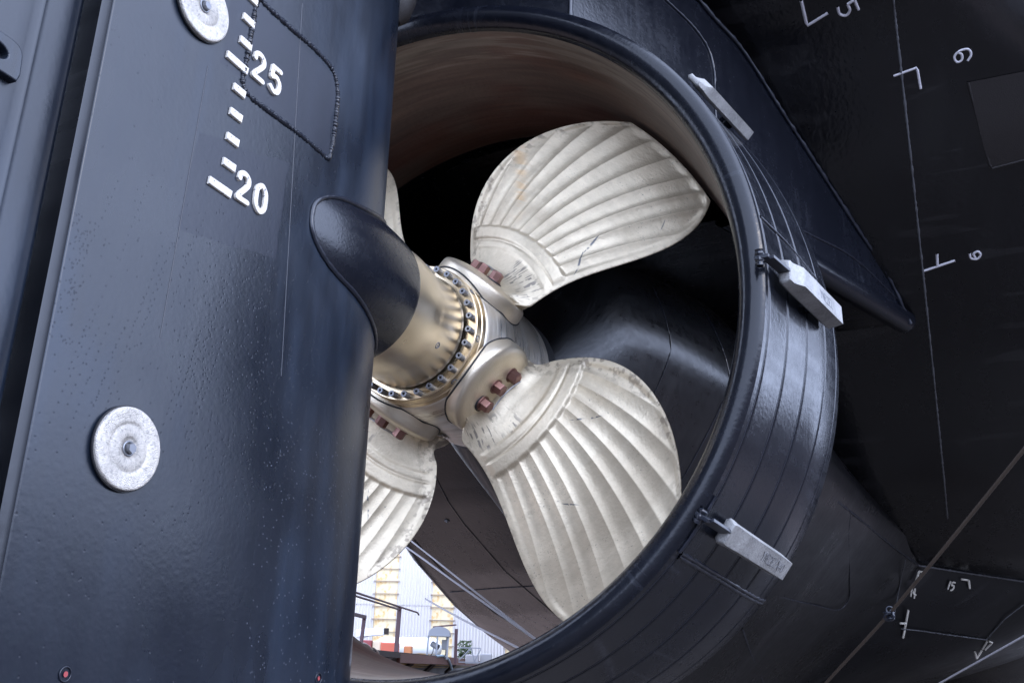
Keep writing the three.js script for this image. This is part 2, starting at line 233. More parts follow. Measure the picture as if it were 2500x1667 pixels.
// ------------------------------------------------------------------ ship hull
const HZ = [-60, -22, -18, -14, -10, -8, -6, -4.5, -3.7, -2.75, -2, -1.4, 0, 3.2], HY = [-2.3, -2.3, -2.1, -1.65, -1.0, -0.55, 0.1, 0.85, 1.35, 2.05, 2.75, 3.0, 3.3, 3.5];
const hullY = (z) => interp(z, HZ, HY);
const BZ = [-60, -13.5, -7.5, -2.5, -1.4, 0, 2.2], BP = [6.4, 5.6, 4.4, 3.3, 2.9, 2.1, 1.2], BS = [6.6, 6, 5.2, 4.2, 3.0, 2.0, 1.2];
const GZ = [-25, -14, -9.6, -8.7, -8.1, -7, -6, -4, -3, -2, -1.6, -1.22], GC = [-1, -0.9, -0.75, -0.55, -0.4, -0.3, -0.2, 0.1, 0.35, 0.5, 0.25, 0], GA = [5.6, 5.4, 4.7, 3.7, 2.62, 2.3, 2.12, 1.74, 1.32, 0.79, 0.6, 0.46], GP = [2.8, 2.7, 2.4, 2.25, 2.15, 1.95, 1.75, 1.3, 1.04, 0.76, 0.6, 0.46], GU = [1.3, 1.3, 1.2, 1.2, 1.2, 1.4, 1.5, 1.9, 2.0, 1.5, 0.8, 0.46], GD = [1.6, 1.7, 1.9, 2.1, 2.2, 2.3, 2.35, 2.35, 2.05, 1.5, 0.95, 0.46];
{
  const ship = thing('ship_hull', 'huge dark painted ship stern hull overhanging the propeller and rudder', 'ship');
  const zs = []; for (let z = 2.2; z > -12; z -= 0.2) zs.push(z); for (let z = -12; z >= -60; z -= 2) zs.push(z);
  const sect = (z, t) => { // t 0..1 from port deck to starboard deck
    const h = hullY(z), p = interp(z, BZ, BP), s = interp(z, BZ, BS), r = 0.55;
    if (t < 0.12) return [-p - 0.9 * (1 - t / 0.12), lerp(9.5, h + r, t / 0.12)];
    if (t < 0.25) { const a = (t - 0.12) / 0.13 * PI / 2; return [-p + r * (1 - cos(a)), h + r * (1 - sin(a))]; }
    if (t < 0.75) return [lerp(-p + r, s - r, (t - 0.25) / 0.5), h];
    if (t < 0.88) { const a = (t - 0.75) / 0.13 * PI / 2; return [s - r * (1 - sin(a)), h + r * (1 - cos(a))]; }
    return [s + 0.9 * (t - 0.88) / 0.12, lerp(h + r, 9.5, (t - 0.88) / 0.12)];
  };
  const shell = grid(72, zs.length - 1, (u, v) => { const z = zs[Math.round(v * (zs.length - 1))], q = sect(z, u); return [q[0], q[1], z, q[0], z]; });
  const transom = grid(30, 1, (u, v) => { const q = sect(2.2, 0.12 + u * 0.76); return [q[0], v ? 9.5 : q[1], 2.2, q[0], v * 6]; });
  mesh('hull_plating', [shell, transom], M.hull, ship);
  const gz = []; for (let z = -1.22; z > -9; z -= 0.12) gz.push(z); for (let z = -9; z > -10; z -= 0.1) gz.push(z); for (let z = -10; z >= -24; z -= 0.6) gz.push(z);
  const gond = (z, a) => { const A = smoothAt(z, GZ, cos(a) < 0 ? GP : GA), c = smoothAt(z, GZ, GC), U = smoothAt(z, GZ, GU), D = smoothAt(z, GZ, GD), s = sin(a); if (s >= 0) { const w = sstep(-1.3, -2.2, z); return [A * lerp(cos(a), (1 - pow(s, 1.7)) * (cos(a) < 0 ? -1 : 1), w), c + U * s]; } const k = pow(-s, 1.15), round = sstep(-1.3, -2.4, z); const x = lerp(cos(a), (1 - pow(-s, 1.1)) * Math.sign(cos(a)) * (0.0 + 1), 0.0), q = lerp(abs(cos(a)), max(0, 1 - k), round); return [A * q * (cos(a) < 0 ? -1 : 1), c + D * s]; };
  const bos = grid(96, gz.length - 1, (u, v) => { const z = gz[Math.round(v * (gz.length - 1))], q = gond(z, u * 2 * PI - PI / 2); return [q[0], q[1], z, u * 9, z]; });
  mesh('shaft_bossing', bos, M.boss, ship, 'dark rounded bossing that carries the propeller shaft');
  mesh('rope_guard', revolve([[-1.3, 0.3], [-1.3, 0.47], [-1.22, 0.485], [-1.13, 0.47], [-1.12, 0.3]], 64, 1), M.black, ship);
  // head box: oblique side plates with rounded lower edges
  const P0 = V(0.97, 0, -0.1), U = V(2.66, 0, -4.0).sub(P0).normalize();
  const hb = (s, y, off = 0) => V(P0.x + U.x * s - U.z * off, y, P0.z + U.z * s + U.x * off);
  const low = (s) => { const x = P0.x + U.x * s; return x < 1.64 ? sqrt(max(0.1, 1.98 * 1.98 - x * x)) : lerp(1.12, 1.04, (s - 1.7) / 2.5); };
  const topY = (s) => interp(s, [0, 1.34, 1.87, 2.9, 3.93, 4.26], [3.4, 2.76, 2.62, 2.0, 1.37, 1.02]);
  for (const sg of [1, -1]) {
    const pl = grid(60, 12, (u, v) => { const s = u * 4.26, b = low(s), t = max(b, topY(s) + 0.03), q = hb(s, lerp(b, t, v)); return [q.x * sg, q.y, q.z, s, q.y]; }, sg < 0);
    mesh('headbox_side_plate', pl, M.paint, ship, sg > 0 ? 'dark blue streaked side plate above and beside the duct' : 'far side plate above the duct');
    const e = []; for (let s = 1.66; s <= 4.3; s += 0.33) { const q = hb(s, low(s) + 0.06, -0.07); e.push(V(q.x * sg, q.y, q.z)); }
    const et = tube(e, 0.1, { n: 40, rad: 20 }), ecap = new THREE.SphereGeometry(0.1, 16, 12).translate(e[e.length - 1].x, e[e.length - 1].y, e[e.length - 1].z);
    mesh('headbox_lower_edge', [et, ecap], M.paint, ship, sg > 0 ? 'rounded lower edge of the dark side plate' : undefined);
  }
  mesh('headbox_aft_plate', grid(20, 4, (u, v) => { const x = lerp(-0.97, 0.97, u); return [x, lerp(sqrt(1.98 * 1.98 - x * x), 3.5, v), -0.1, x, v * 1.5]; }), M.paint, ship);
  mesh('headbox_bottom_plate', grid(8, 20, (u, v) => { const s = 1.66 + v * 2.6, q = hb(s, low(s) + 0.02, -0.07); return [lerp(-q.x, q.x, u), q.y, q.z, q.x * u, s]; }), M.hull, ship);
  // welds on the head box and hull
  const bead = (pts, r, o = {}) => mesh('weld_bead', tube(pts, r, { jit: 0.35, ...o }), o.m || M.bead, ship);
  bead([hb(0.02, 3.0, 0.008), hb(0.02, 1.8, 0.008)], 0.018);
  bead([hb(0.6, 2.58, 0.004), hb(0.98, 2.55, 0.004), hb(1.3, 2.49, 0.004), hb(1.45, 2.4, 0.004), hb(1.51, 2.25, 0.004), hb(1.5, 2.0, 0.004), hb(1.5, 1.5, 0.004)], 0.009);
  bead([1.2, 1.5, 1.87, 2.4, 2.9, 3.4, 3.93, 4.24].map((s) => hb(s, topY(s), 0.012)), 0.016);
  bead([hb(2.3, 1.33, 0.004), hb(2.68, 1.35, 0.004), hb(3.34, 1.37, 0.004), hb(4.05, 1.22, 0.004)], 0.006);
  const seamM = mat({ color: C3(0.07, 0.07, 0.075), roughness: 0.5 });
  const hl = (x, z, d = 0.004) => V(x, hullY(z) - d, z);
  const along = (pts) => { const o = []; for (let i = 0; i < pts.length - 1; i++) for (let k = 0; k < 14; k++) { const x = lerp(pts[i].x, pts[i + 1].x, k / 14), z = lerp(pts[i].z, pts[i + 1].z, k / 14); o.push(hl(x, z)); } o.push(pts[pts.length - 1]); return o; };
  bead(along([hl(2.81, -1.4), hl(2.81, -1.9), hl(2.81, -2.4), hl(2.81, -3.32), hl(2.81, -4.38), hl(2.81, -5.75), hl(2.81, -6.92)]), 0.009, { m: seamM });
  const pts = (l) => l.map((q) => V(...q));
  bead(pts([[1.6, -0.14, -3.9], [1.75, -0.22, -4.64], [1.93, -0.31, -5.51], [2.2, -0.45, -6.96], [2.45, -0.58, -8.0]]), 0.012);
  bead(pts([[2.45, -0.58, -8.0], [3.02, -0.65, -8.39], [3.58, -0.72, -8.7], [4.6, -0.85, -9.3]]), 0.011, { m: seamM });
  bead(pts([[2.17, -1.28, -8.39], [2.42, -1.3, -8.56], [2.68, -1.33, -8.79], [3.11, -1.37, -9.19], [3.34, -1.13, -8.99], [3.56, -0.97, -8.94]]), 0.007, { m: seamM, curved: false, n: 120 });
  bead(pts([[2.33, -0.55, -7.56], [2.21, -0.84, -8.07], [2.13, -1.1, -8.2]]), 0.006, { m: seamM });
  bead(pts([[1.93, -0.31, -5.51], [1.88, -0.46, -5.73], [1.78, -0.84, -6.59], [1.71, -1.03, -7.05], [1.64, -1.12, -7.05], [1.42, -1.14, -6.14], [1.16, -1.12, -5.0], [0.95, -1.1, -4.2]]), 0.005);
  bead(pts([[0.9, -1.43, -5.0], [0.86, -1.6, -5.54], [0.75, -1.92, -6.88]]), 0.012);
  const onG = (z, y) => { const c = smoothAt(z, GZ, GC), A = smoothAt(z, GZ, GA), Uu = smoothAt(z, GZ, GU), D = smoothAt(z, GZ, GD), d = y - c; return A * (d >= 0 ? max(0, 1 - pow(d / Uu, 1.7)) : max(0, 1 - pow(-d / D, 1.15))) + 0.002; };
  for (const z of [-2.35, -2.95]) bead([1.1, 0.95, 0.8, 0.65, 0.5, 0.35, 0.2, 0.05, -0.1, -0.3, -0.5].map((y) => V(onG(z, y), y, z)), 0.004);
  bead(along([hl(-2.7, -5.2), hl(-2.85, -6.6), hl(-2.9, -8.5), hl(-2.95, -11)]), 0.005); bead(along([hl(-4.2, -8.9), hl(-3.4, -8.75), hl(-2.2, -8.6)]), 0.006); bead(along([hl(-3.8, -7), hl(-3.9, -8.9), hl(-4.0, -11.5)]), 0.005);
  { const h = new THREE.TorusGeometry(0.03, 0.008, 8, 24).rotateX(PI / 2); mesh('drain_plug', [h.clone().translate(-3.05, hullY(-6.5) - 0.003, -6.5), new THREE.CylinderGeometry(0.014, 0.014, 0.03, 12).translate(-3.05, hullY(-6.5) - 0.005, -6.5)], M.screw, ship); }
  // painted and chiselled frame marks on the bottom plating
  const put = (name, lines, w, m = M.mark, n = 0.004) => { // lines are (x, z) on the bottom plating
    const g = lines.map((L) => tube(L.map(([x, z]) => hl(x, z, n)), w, { curved: !!L.s, n: max(L.length * 5, 16), rad: 6 })); mesh(name, g, m, ship);
  };
  const S = (l) => { l.s = true; return l; };
  put('frame_mark', [[[2.19, -1.74], [2.2, -1.94], [2.36, -1.88]]], 0.012);
  put('frame_number', [[[2.57, -1.91], [2.55, -1.83]], [[2.55, -1.83], [2.5, -1.85]], S([[2.5, -1.85], [2.51, -1.9], [2.48, -1.93], [2.44, -1.91], [2.43, -1.85]])], 0.011);
  put('frame_mark', [[[2.755, -2.33], [2.92, -2.31], [2.93, -2.43]]], 0.01);
  put('frame_number', [S([[3.26, -2.33], [3.285, -2.3], [3.27, -2.27], [3.21, -2.27], [3.175, -2.295], [3.19, -2.325], [3.22, -2.32], [3.225, -2.29], [3.2, -2.275]])], 0.009);
  put('frame_mark', [[[2.82, -3.66], [3.06, -3.61]], [[2.925, -3.63], [2.93, -3.54]]], 0.011);
  put('frame_number', [S([[3.17, -3.57], [3.18, -3.61], [3.225, -3.62], [3.25, -3.59], [3.23, -3.565], [3.2, -3.58], [3.21, -3.61]])], 0.01);
  const put3 = (name, lines, w) => mesh(name, lines.map((L) => tube(pts(L), w, { curved: L.length > 3, n: max(14, L.length * 5), rad: 6 })), M.white, ship);
  put3('frame_mark', [[[2.52, -0.65, -8.13], [2.45, -0.64, -8.08], [2.39, -0.78, -8.14]]], 0.013);
  put3('frame_number', [[[2.35, -0.83, -8.14], [2.325, -0.92, -8.19]], [[2.385, -0.83, -8.16], [2.355, -0.885, -8.18], [2.385, -0.905, -8.2]], [[2.385, -0.83, -8.16], [2.36, -0.94, -8.21]]], 0.009);
  put3('frame_mark', [[[2.9, -0.71, -8.39], [2.98, -0.72, -8.43], [2.98, -0.81, -8.48]]], 0.013);
  put3('frame_number', [[[2.78, -0.735, -8.35], [2.74, -0.825, -8.38]], [[2.83, -0.75, -8.38], [2.8, -0.745, -8.36], [2.785, -0.785, -8.38]], [[2.785, -0.785, -8.38], [2.81, -0.785, -8.39], [2.795, -0.825, -8.4], [2.765, -0.84, -8.4]]], 0.01);
  put3('frame_mark', [[[2.28, -1.07, -8.28], [2.18, -1.38, -8.5]], [[2.235, -1.22, -8.37], [2.17, -1.22, -8.33]]], 0.013);
  put3('frame_number', [[[3.12, -1.385, -9.22], [3.06, -1.475, -9.37]], [[3.135, -1.385, -9.23], [3.175, -1.4, -9.3], [3.09, -1.48, -9.41]]], 0.012);
  put3('frame_mark', [[[2.97, -1.51, -9.38], [2.98, -1.59, -9.5], [3.05, -1.49, -9.42]]], 0.013);
  // shallow brown intake box on the bottom plating
  const brown = mat({ color: C3(0.011, 0.0085, 0.008), roughness: 0.6, bumpMap: rep(paintB, 1), bumpScale: 0.003 });
  const box = grid(6, 6, (u, v) => { const z = lerp(-2.44, -2.97, v), x = lerp(3.25 + 0.1 * v, 4.1, u); return [x, hullY(z) - 0.012, z, u, v]; });
  mesh('intake_cover', [box, tube([hl(3.25, -2.44, 0.012), hl(3.36, -2.98, 0.012), hl(4.2, -2.9, 0.012)], 0.009, { curved: false, n: 30 })], brown, ship, 'dull brown recessed cover plate on the black bottom plating');
  // small fairing above the shaft with a thin sacrificial strip
  const fair = grid(24, 20, (u, v) => { const a = u * 2 * PI, t = v, r = 0.15 * sqrt(max(0, 1 - pow(1 - t, 2.2))) + 0.002; const c = V(lerp(0.13, 0.62, t), lerp(0.56, 1.45, t), lerp(-1.8, -2.1, t)); return [c.x + r * cos(a), c.y + 0.25 * r * sin(a), c.z + r * sin(a) * 1.6]; });
  mesh('shaft_fairing', fair, brown, ship, 'dull purple brown tapering fairing behind the upper blade');
  mesh('rudder_stock', revolve([[-1.78, 0.05], [-1.84, 0.11], [-1.95, 0.14], [-3.6, 0.15]], 40, 1).applyMatrix4(new THREE.Matrix4().makeRotationX(PI / 2)).translate(0.02, 0, 0.35), brown, ship);
}

// ------------------------------------------------------------------ duct round the propeller
const outPts = [[0.06, 2.04], [-0.28, 2.095], [-0.56, 2.153], [-0.84, 2.213], [-1.2, 2.243], [-1.45, 2.215], [-1.58, 2.15], [-1.63, 2.09], [-1.6, 2.03], [-1.5, 1.99], [-1.35, 1.94]];
const ductR = (z) => interp(z, [-1.45, -1.2, -0.84, -0.56, -0.28, 0.06], [2.215, 2.243, 2.213, 2.153, 2.095, 2.04]);
{
  const duct = thing('propeller_nozzle', 'ring shaped black steel duct surrounding the bronze propeller', 'propeller duct');
  const sm = spline(outPts, 110), prof = [];
  for (const q of sm) { let r = q[1]; for (const zz of [-0.02, -0.28, -0.56, -0.84, -1.12]) { const d = abs(q[0] - zz); if (q[1] > 2.03) r -= 0.006 * exp(-((d / 0.008) ** 2)); } prof.push([q[0], r]); }
  const fine = []; for (let z = 0.06; z > -1.4; z -= 0.006) { let r = interp(-z, sm.slice(0, 80).map((q) => -q[0]), sm.slice(0, 80).map((q) => q[1])); for (const zz of [0.0, -0.28, -0.56, -0.84, -1.12]) r -= 0.007 * exp(-(((z - zz) / 0.007) ** 2)); fine.push([z, r]); }
  const tail = sm.filter((q) => q[0] <= -1.4 || q[1] < 2.03);
  mesh('outer_shell', revolve([...fine, ...tail], 360, -1, 0.6), M.paint, duct);
  for (const zz of [0.012, -0.268, -0.548, -0.828, -1.108]) mesh('weld_seam', revolve(Array.from({ length: 7 }, (_, i) => { const a = i / 6 * PI; return [zz + 0.006 * cos(a), ductR(zz) - 0.001 + 0.0022 * sin(a)]; }), 240, -1, 2), M.bead, duct);
  const lip = spline([[0.0, 1.9], [0.035, 1.912], [0.07, 1.945], [0.083, 1.98], [0.076, 2.018], [0.06, 2.04]], 30);
  mesh('aft_lip', revolve(lip, 300, -1, 2), M.paint, duct, 'thick rounded aft rim of the duct');
  mesh('inner_lining', revolve(spline([[-1.36, 1.943], [-1.2, 1.905], [-1.1, 1.888], [-0.9, 1.878], [-0.57, 1.874], [-0.3, 1.88], [0, 1.9]], 40), 300, -1, 2), M.lining, duct, 'brown stained inner surface of the duct');
  const at = (deg, z, off = 0) => { const a = deg * PI / 180, r = ductR(z) + off; return V(r * cos(a), r * sin(a), z); };
  // heavy double butt weld across the lower right of the shell
  for (const d of [-40.0, -40.5]) mesh('butt_weld', tube([0.0, -0.2, -0.5, -0.84, -1.2, -1.44].map((z) => at(d, z, -0.004)), 0.012, { jit: 0.35 }), M.bead, duct);
  mesh('butt_weld', tube([-31.5, -34, -37, -40].map((d) => at(d, 0.03, 0.004)), 0.01, { jit: 0.3 }), M.bead, duct);
  mesh('butt_weld', tube([[8.6, 0], [9, -0.43], [7.2, -0.84]].map(([d, z]) => at(d, z, 0.001)), 0.005, { jit: 0.3 }), M.bead, duct);
  // bar anodes
  const anode = (deg, z0, z1, label, text, slim = 1) => {
    const a = deg * PI / 180, rad = V(cos(a), sin(a), 0), tan = V(-sin(a), cos(a), 0);
    const A = at(deg, z0, 0.03 + 0.042 * slim), B = at(deg, z1, 0.03 + 0.042 * slim), ax = B.clone().sub(A), L = ax.length(); ax.normalize();
    const up = rad.clone().sub(ax.clone().multiplyScalar(rad.dot(ax))).normalize();
    const shp = new THREE.Shape([[-0.04, 0.036], [-0.05, -0.028], [-0.043, -0.036], [0.043, -0.036], [0.05, -0.028], [0.04, 0.036]].map((q) => new THREE.Vector2(q[0] * (0.4 + 0.6 * slim), q[1] * slim)));
    const g = new THREE.ExtrudeGeometry(shp, { depth: L - 0.03, bevelEnabled: true, bevelThickness: 0.015, bevelSize: 0.012, bevelSegments: 3, steps: 20 });
    { const P = g.attributes.position; for (let i = 0; i < P.count; i++) { const t = clamp(P.getZ(i) / (L - 0.03)), e = sstep(0.16, 0.05, t); P.setY(i, P.getY(i) - (P.getY(i) > 0 ? 0.028 * e : -0.006 * e)); P.setX(i, P.getX(i) * (1 + 0.06 * e)); } g.computeVertexNormals(); }
    const m = basis(A, tan.clone().cross(up).dot(ax) > 0 ? tan : tan.clone().negate(), up, ax);
    const o = mesh('bar_anode', toCreasedNormals(g, 0.6).applyMatrix4(m), M.zinc, duct, label);
    for (const zz of deg > 20 ? [z1 + 0.14] : [z0 + 0.09, z1 + 0.14]) { const c = at(deg, zz, 0), s = ax.clone(); const b = bar(c.clone().addScaledVector(s, -0.1).addScaledVector(up, 0.05), c.clone().addScaledVector(s, 0.12).addScaledVector(up, 0.06), 0.055, 0.018); const f = tube([c.clone().addScaledVector(s, -0.115).addScaledVector(tan, 0.04).addScaledVector(up, 0.012), c.clone().addScaledVector(s, -0.115).addScaledVector(tan, -0.04).addScaledVector(up, 0.012)], 0.018, { jit: 0.4, n: 12 }), st = bar(c.clone().addScaledVector(s, -0.1).addScaledVector(up, -0.01), c.clone().addScaledVector(s, -0.1).addScaledVector(up, 0.06), 0.06, 0.02); mesh('mounting_strap', [b, f, st], M.bead, o); }
    if (text) { // stamped code
      const T = []; let x = 0; const tx = ax, ty = tan.clone().cross(ax).dot(up) > 0 ? tan.clone().negate() : tan.clone(); const yv = up.clone().cross(tx);
      for (const ch of text) { if (ch !== ' ') { const gg = glyph(ch, 0.045, 0.0034, 0.0008); gg.applyMatrix4(basis(A.clone().addScaledVector(ax, 0.36 + x).addScaledVector(up, 0.0485).addScaledVector(yv, -0.022), tx, yv, up)); T.push(gg); } x += ch === ' ' ? 0.012 : 0.035; }
      mesh('stamped_code', T, M.screw, o, 'code stamped into the zinc bar');
    }
  };
  anode(34.6, -0.04, -0.84, 'upper grey zinc bar anode on the duct', '', 0.62);
  anode(0.4, -0.05, -0.8, 'middle grey zinc bar anode on the duct', 'YNE2EZ');
  anode(-34.6, -0.13, -0.9, 'lower grey zinc bar anode stamped with a code', 'YNE2EZ X40');
}

// ------------------------------------------------------------------ propeller
const TH0 = 53.154 * PI / 180;
const polyv = (c, x) => c.reduce((s, k) => s * x + k, 0);
const bCW = (r) => polyv([0.49, -0.336, 0.378, 0.089, -0.067, -0.542], r - 1.2), bCC = (r) => polyv([0.114, -0.151, 0.084, -0.55, -0.457, 0.444], r - 1.2);
const bZ = (r, f) => -0.569 - 0.057 * (r - 1.2) + (0.012 + 0.388 * (r - 1.2)) * f - 0.178 * f * f;
const RT = 1.842, FOOT = 0.52;
const eCW = (r) => -lerp(Math.asin(0.255 / r), -bCW(r), sstep(0.5, 0.64, r)), eCC = (r) => lerp(Math.asin(0.25 / r), bCC(r), sstep(0.5, 0.68, r));
function ridge(r, f) {
  let a = f; for (let i = 0; i < 5; i++) { const m = -0.25 + 0.07 * sstep(-0.1, -0.35, a); a = f - m * (r - 0.9); }
  const q = (a - 0.34) / 0.092, t = q - floor(q), k = floor(q);
  const D = 0.0105 * (0.85 + 0.3 * hash(k + 50, 1, 3)) * (0.8 + 0.3 * vn(r * 3, k * 2.3, 99, 99, 4));
  const s = (t - 0.42) / (t < 0.42 ? 0.42 : 0.58);
  return -D * (1 - pow(abs(s), 1.9));
}
function bladeFace(r, f, u) {
  const chord = (bCC(r) - bCW(r)) * r, e = min(u, 1 - u) * chord, tip = RT - r;
  const edge = sstep(0.01, 0.06, e) * sstep(0.005, 0.05, tip);
  let d = edge * sstep(0.87, 0.892, r) * ridge(r, f);
  const ring = 0.013 * sstep(0.895, 0.875, r) * sstep(0.785, 0.81, r) + 0.008 * sstep(0.796, 0.78, r) * sstep(0.725, 0.75, r) - 0.003 * exp(-(((r - 0.795) / 0.008) ** 2));
  return d + ring * edge;
}
function bladeGeo(nu, nv) {
  const out = [], rho = 0.12, thick = (r, u) => { const t = lerp(0.13, 0.022, pow(clamp((r - 0.5) / 1.34), 0.65)); return 0.008 + t * pow(clamp(4 * u * (1 - u)), 0.6); };
  const fil = (r, f) => { const h = r * cos(f + 0.03) - FOOT + 0.015; return h >= rho ? 0 : rho - sqrt(max(0, rho * rho - (rho - max(0, h)) ** 2)); };
  const P = (u, r, side) => {
    const f = lerp(eCW(r), eCC(r), u), th = TH0 + f, ed = sstep(0, 0.08, min(u, 1 - u));
    const z = side > 0 ? bZ(r, f) + bladeFace(r, f, u) + fil(r, f) * lerp(0.15, 1, sstep(0, 0.16, min(u, 1 - u))) : bZ(r, f) - thick(r, u) - fil(r, f) * ed;
    return [r * cos(th), r * sin(th), z, (f + 0.8) / 1.6, (r - 0.4) / 1.5];
  };
  const rr = (v) => lerp(0.5, RT, v);
  out.push(grid(nu, nv, (u, v) => P(u, rr(v), 1)), grid(60, 40, (u, v) => P(u, rr(v), -1), true));
  const rim = (a, b) => (w) => lerp(a, b, w);
  for (const u of [0, 1]) out.push(grid(nv, 4, (v, w) => { const r = rr(v), A = P(u, r, 1), B = P(u, r, -1), k = (w - 0.5) * 2, o = (u ? 1 : -1) * 0.006 * (1 - k * k) / r, th = atan2(A[1], A[0]) + o; return [r * cos(th), r * sin(th), lerp(A[2], B[2], w), A[3], A[4]]; }, u > 0));
  out.push(grid(nu, 3, (u, w) => { const A = P(u, RT, 1), B = P(u, RT, -1); return [A[0], A[1], lerp(A[2], B[2], w), A[3], A[4]]; }));
  // round palm that sits in the hub
  const lat = []; for (const [x, y] of [[0.0, FOOT + 0.008], [0.1, FOOT + 0.006], [0.18, FOOT - 0.002], [0.24, FOOT - 0.016], [0.275, FOOT - 0.03], [0.29, FOOT - 0.042], [0.297, FOOT - 0.06], [0.297, 0.3]]) lat.push([y, x]);
  const foot = revolve(spline(lat, 40), 72, -1, 2); foot.applyMatrix4(basis(V(0, 0, -0.48), V(-sin(TH0 - 0.03), cos(TH0 - 0.03), 0), V(0, 0, 1), V(cos(TH0 - 0.03), sin(TH0 - 0.03), 0)));
    return [join(out), foot];
}
function bladeMap(rusty, sd) {
  return colorTex(1024, 1024, (u, v) => {
    const f = u * 1.6 - 0.8, r = v * 1.5 + 0.4, a = fbm(u, v, 6, 6, 5, sd), b = fbm(u, v, 60, 60, 3, sd + 3), st = fbm(u, v, 9, 50, 3, sd + 5);
    let k = 0.88 + 0.34 * (a - 0.5) + 0.16 * (b - 0.5) + 0.12 * (st - 0.5); let c = [0.66 * k, 0.56 * k, 0.395 * k];
    c = mix(c, [0.42, 0.34, 0.23], 0.45 * sstep(0.5, 0.72, fbm(u, v, 4, 7, 4, sd + 9)));
    const e = (bCC(r) - f) * r, e2 = (f - bCW(r)) * r;
    const grime = sstep(0.16, 0.0, e) * sstep(0.52, 0.68, fbm(u, v, 60, 60, 4, sd + 11)) + 0.5 * sstep(0.03, 0, e2) * sstep(0.52, 0.66, fbm(u, v, 60, 60, 3, sd + 12)) + 0.4 * sstep(0.05, 0, RT - r) * sstep(0.5, 0.64, fbm(u, v, 50, 50, 3, sd + 13));
    c = mix(c, [0.13, 0.1, 0.075], 0.6 * clamp(grime));
    if (rusty) { const m = exp(-(((f - (0.16 + 0.36 * (r - 1))) / 0.035) ** 2)) * sstep(0.92, 1.05, r) * sstep(1.5, 1.38, r); c = mix(c, [0.62, 0.4, 0.19], 0.6 * m * sstep(0.35, 0.6, st)); }
    // pores of the casting and grinder scoring near the palm
    const po = sstep(0.9, 0.94, fbm(u, v, 330, 330, 1, sd + 21)) * sstep(0.5, 0.65, fbm(u, v, 9, 9, 3, sd + 22)); c = mix(c, [0.1, 0.1, 0.1], 0.7 * po);
    const zone = sstep(0.05, 0.0, abs(r - 0.655) - 0.05) * sstep(0.1, 0.0, abs(f + 0.32) - 0.18) * sstep(0.34, 0.48, fbm(u, v, 12, 12, 3, sd + 25));
    const hat = sstep(0.45, 0.6, vn((f * 0.66 + r * 0.16) * 150 + 400, (r - f * 0.15) * 16 + 40, 999, 999, sd + 26)) * sstep(0.2, 0.4, vn(f * 40 + 100, r * 60, 999, 999, sd + 27)); c = mix(c, [0.15, 0.13, 0.11], 0.8 * zone * hat);
    const scr = (f0, r0, f1, r1, w) => { const L = hypot((f1 - f0) * r0, r1 - r0), dx = (f1 - f0) * r0 / L, dy = (r1 - r0) / L, px = (f - f0) * r0, py = r - r0, t = (px * dx + py * dy) / L, n = abs(px * dy - py * dx); return t > 0 && t < 1 ? sstep(w, w * 0.3, n / (4 * t * (1 - t) + 0.01)) : 0; };
    const s = rusty ? max(scr(-0.37, 1.06, -0.5, 0.93, 0.009), scr(-0.35, 1.19, -0.39, 1.04, 0.01), scr(-0.44, 1.56, -0.47, 1.5, 0.004)) : max(scr(0.1, 0.95, 0.2, 1.12, 0.008), scr(-0.2, 1.3, -0.26, 1.22, 0.006)); c = mix(c, [0.12, 0.12, 0.12], s * sstep(0.3, 0.5, b));
    return c;
  });
}
const bladeB = greyTex(1024, 1024, (u, v) => 0.5 + 0.3 * (fbm(u, v, 14, 14, 4, 131) - 0.5) + 0.16 * (fbm(u, v, 160, 160, 2, 133) - 0.5));
const bladeRo = bladeRoT;
const bladeMat = (r, s) => mat({ map: bladeMap(r, s), bumpMap: bladeB, bumpScale: 0.006, roughnessMap: bladeRo, roughness: 0.86, metalness: 0.5 });
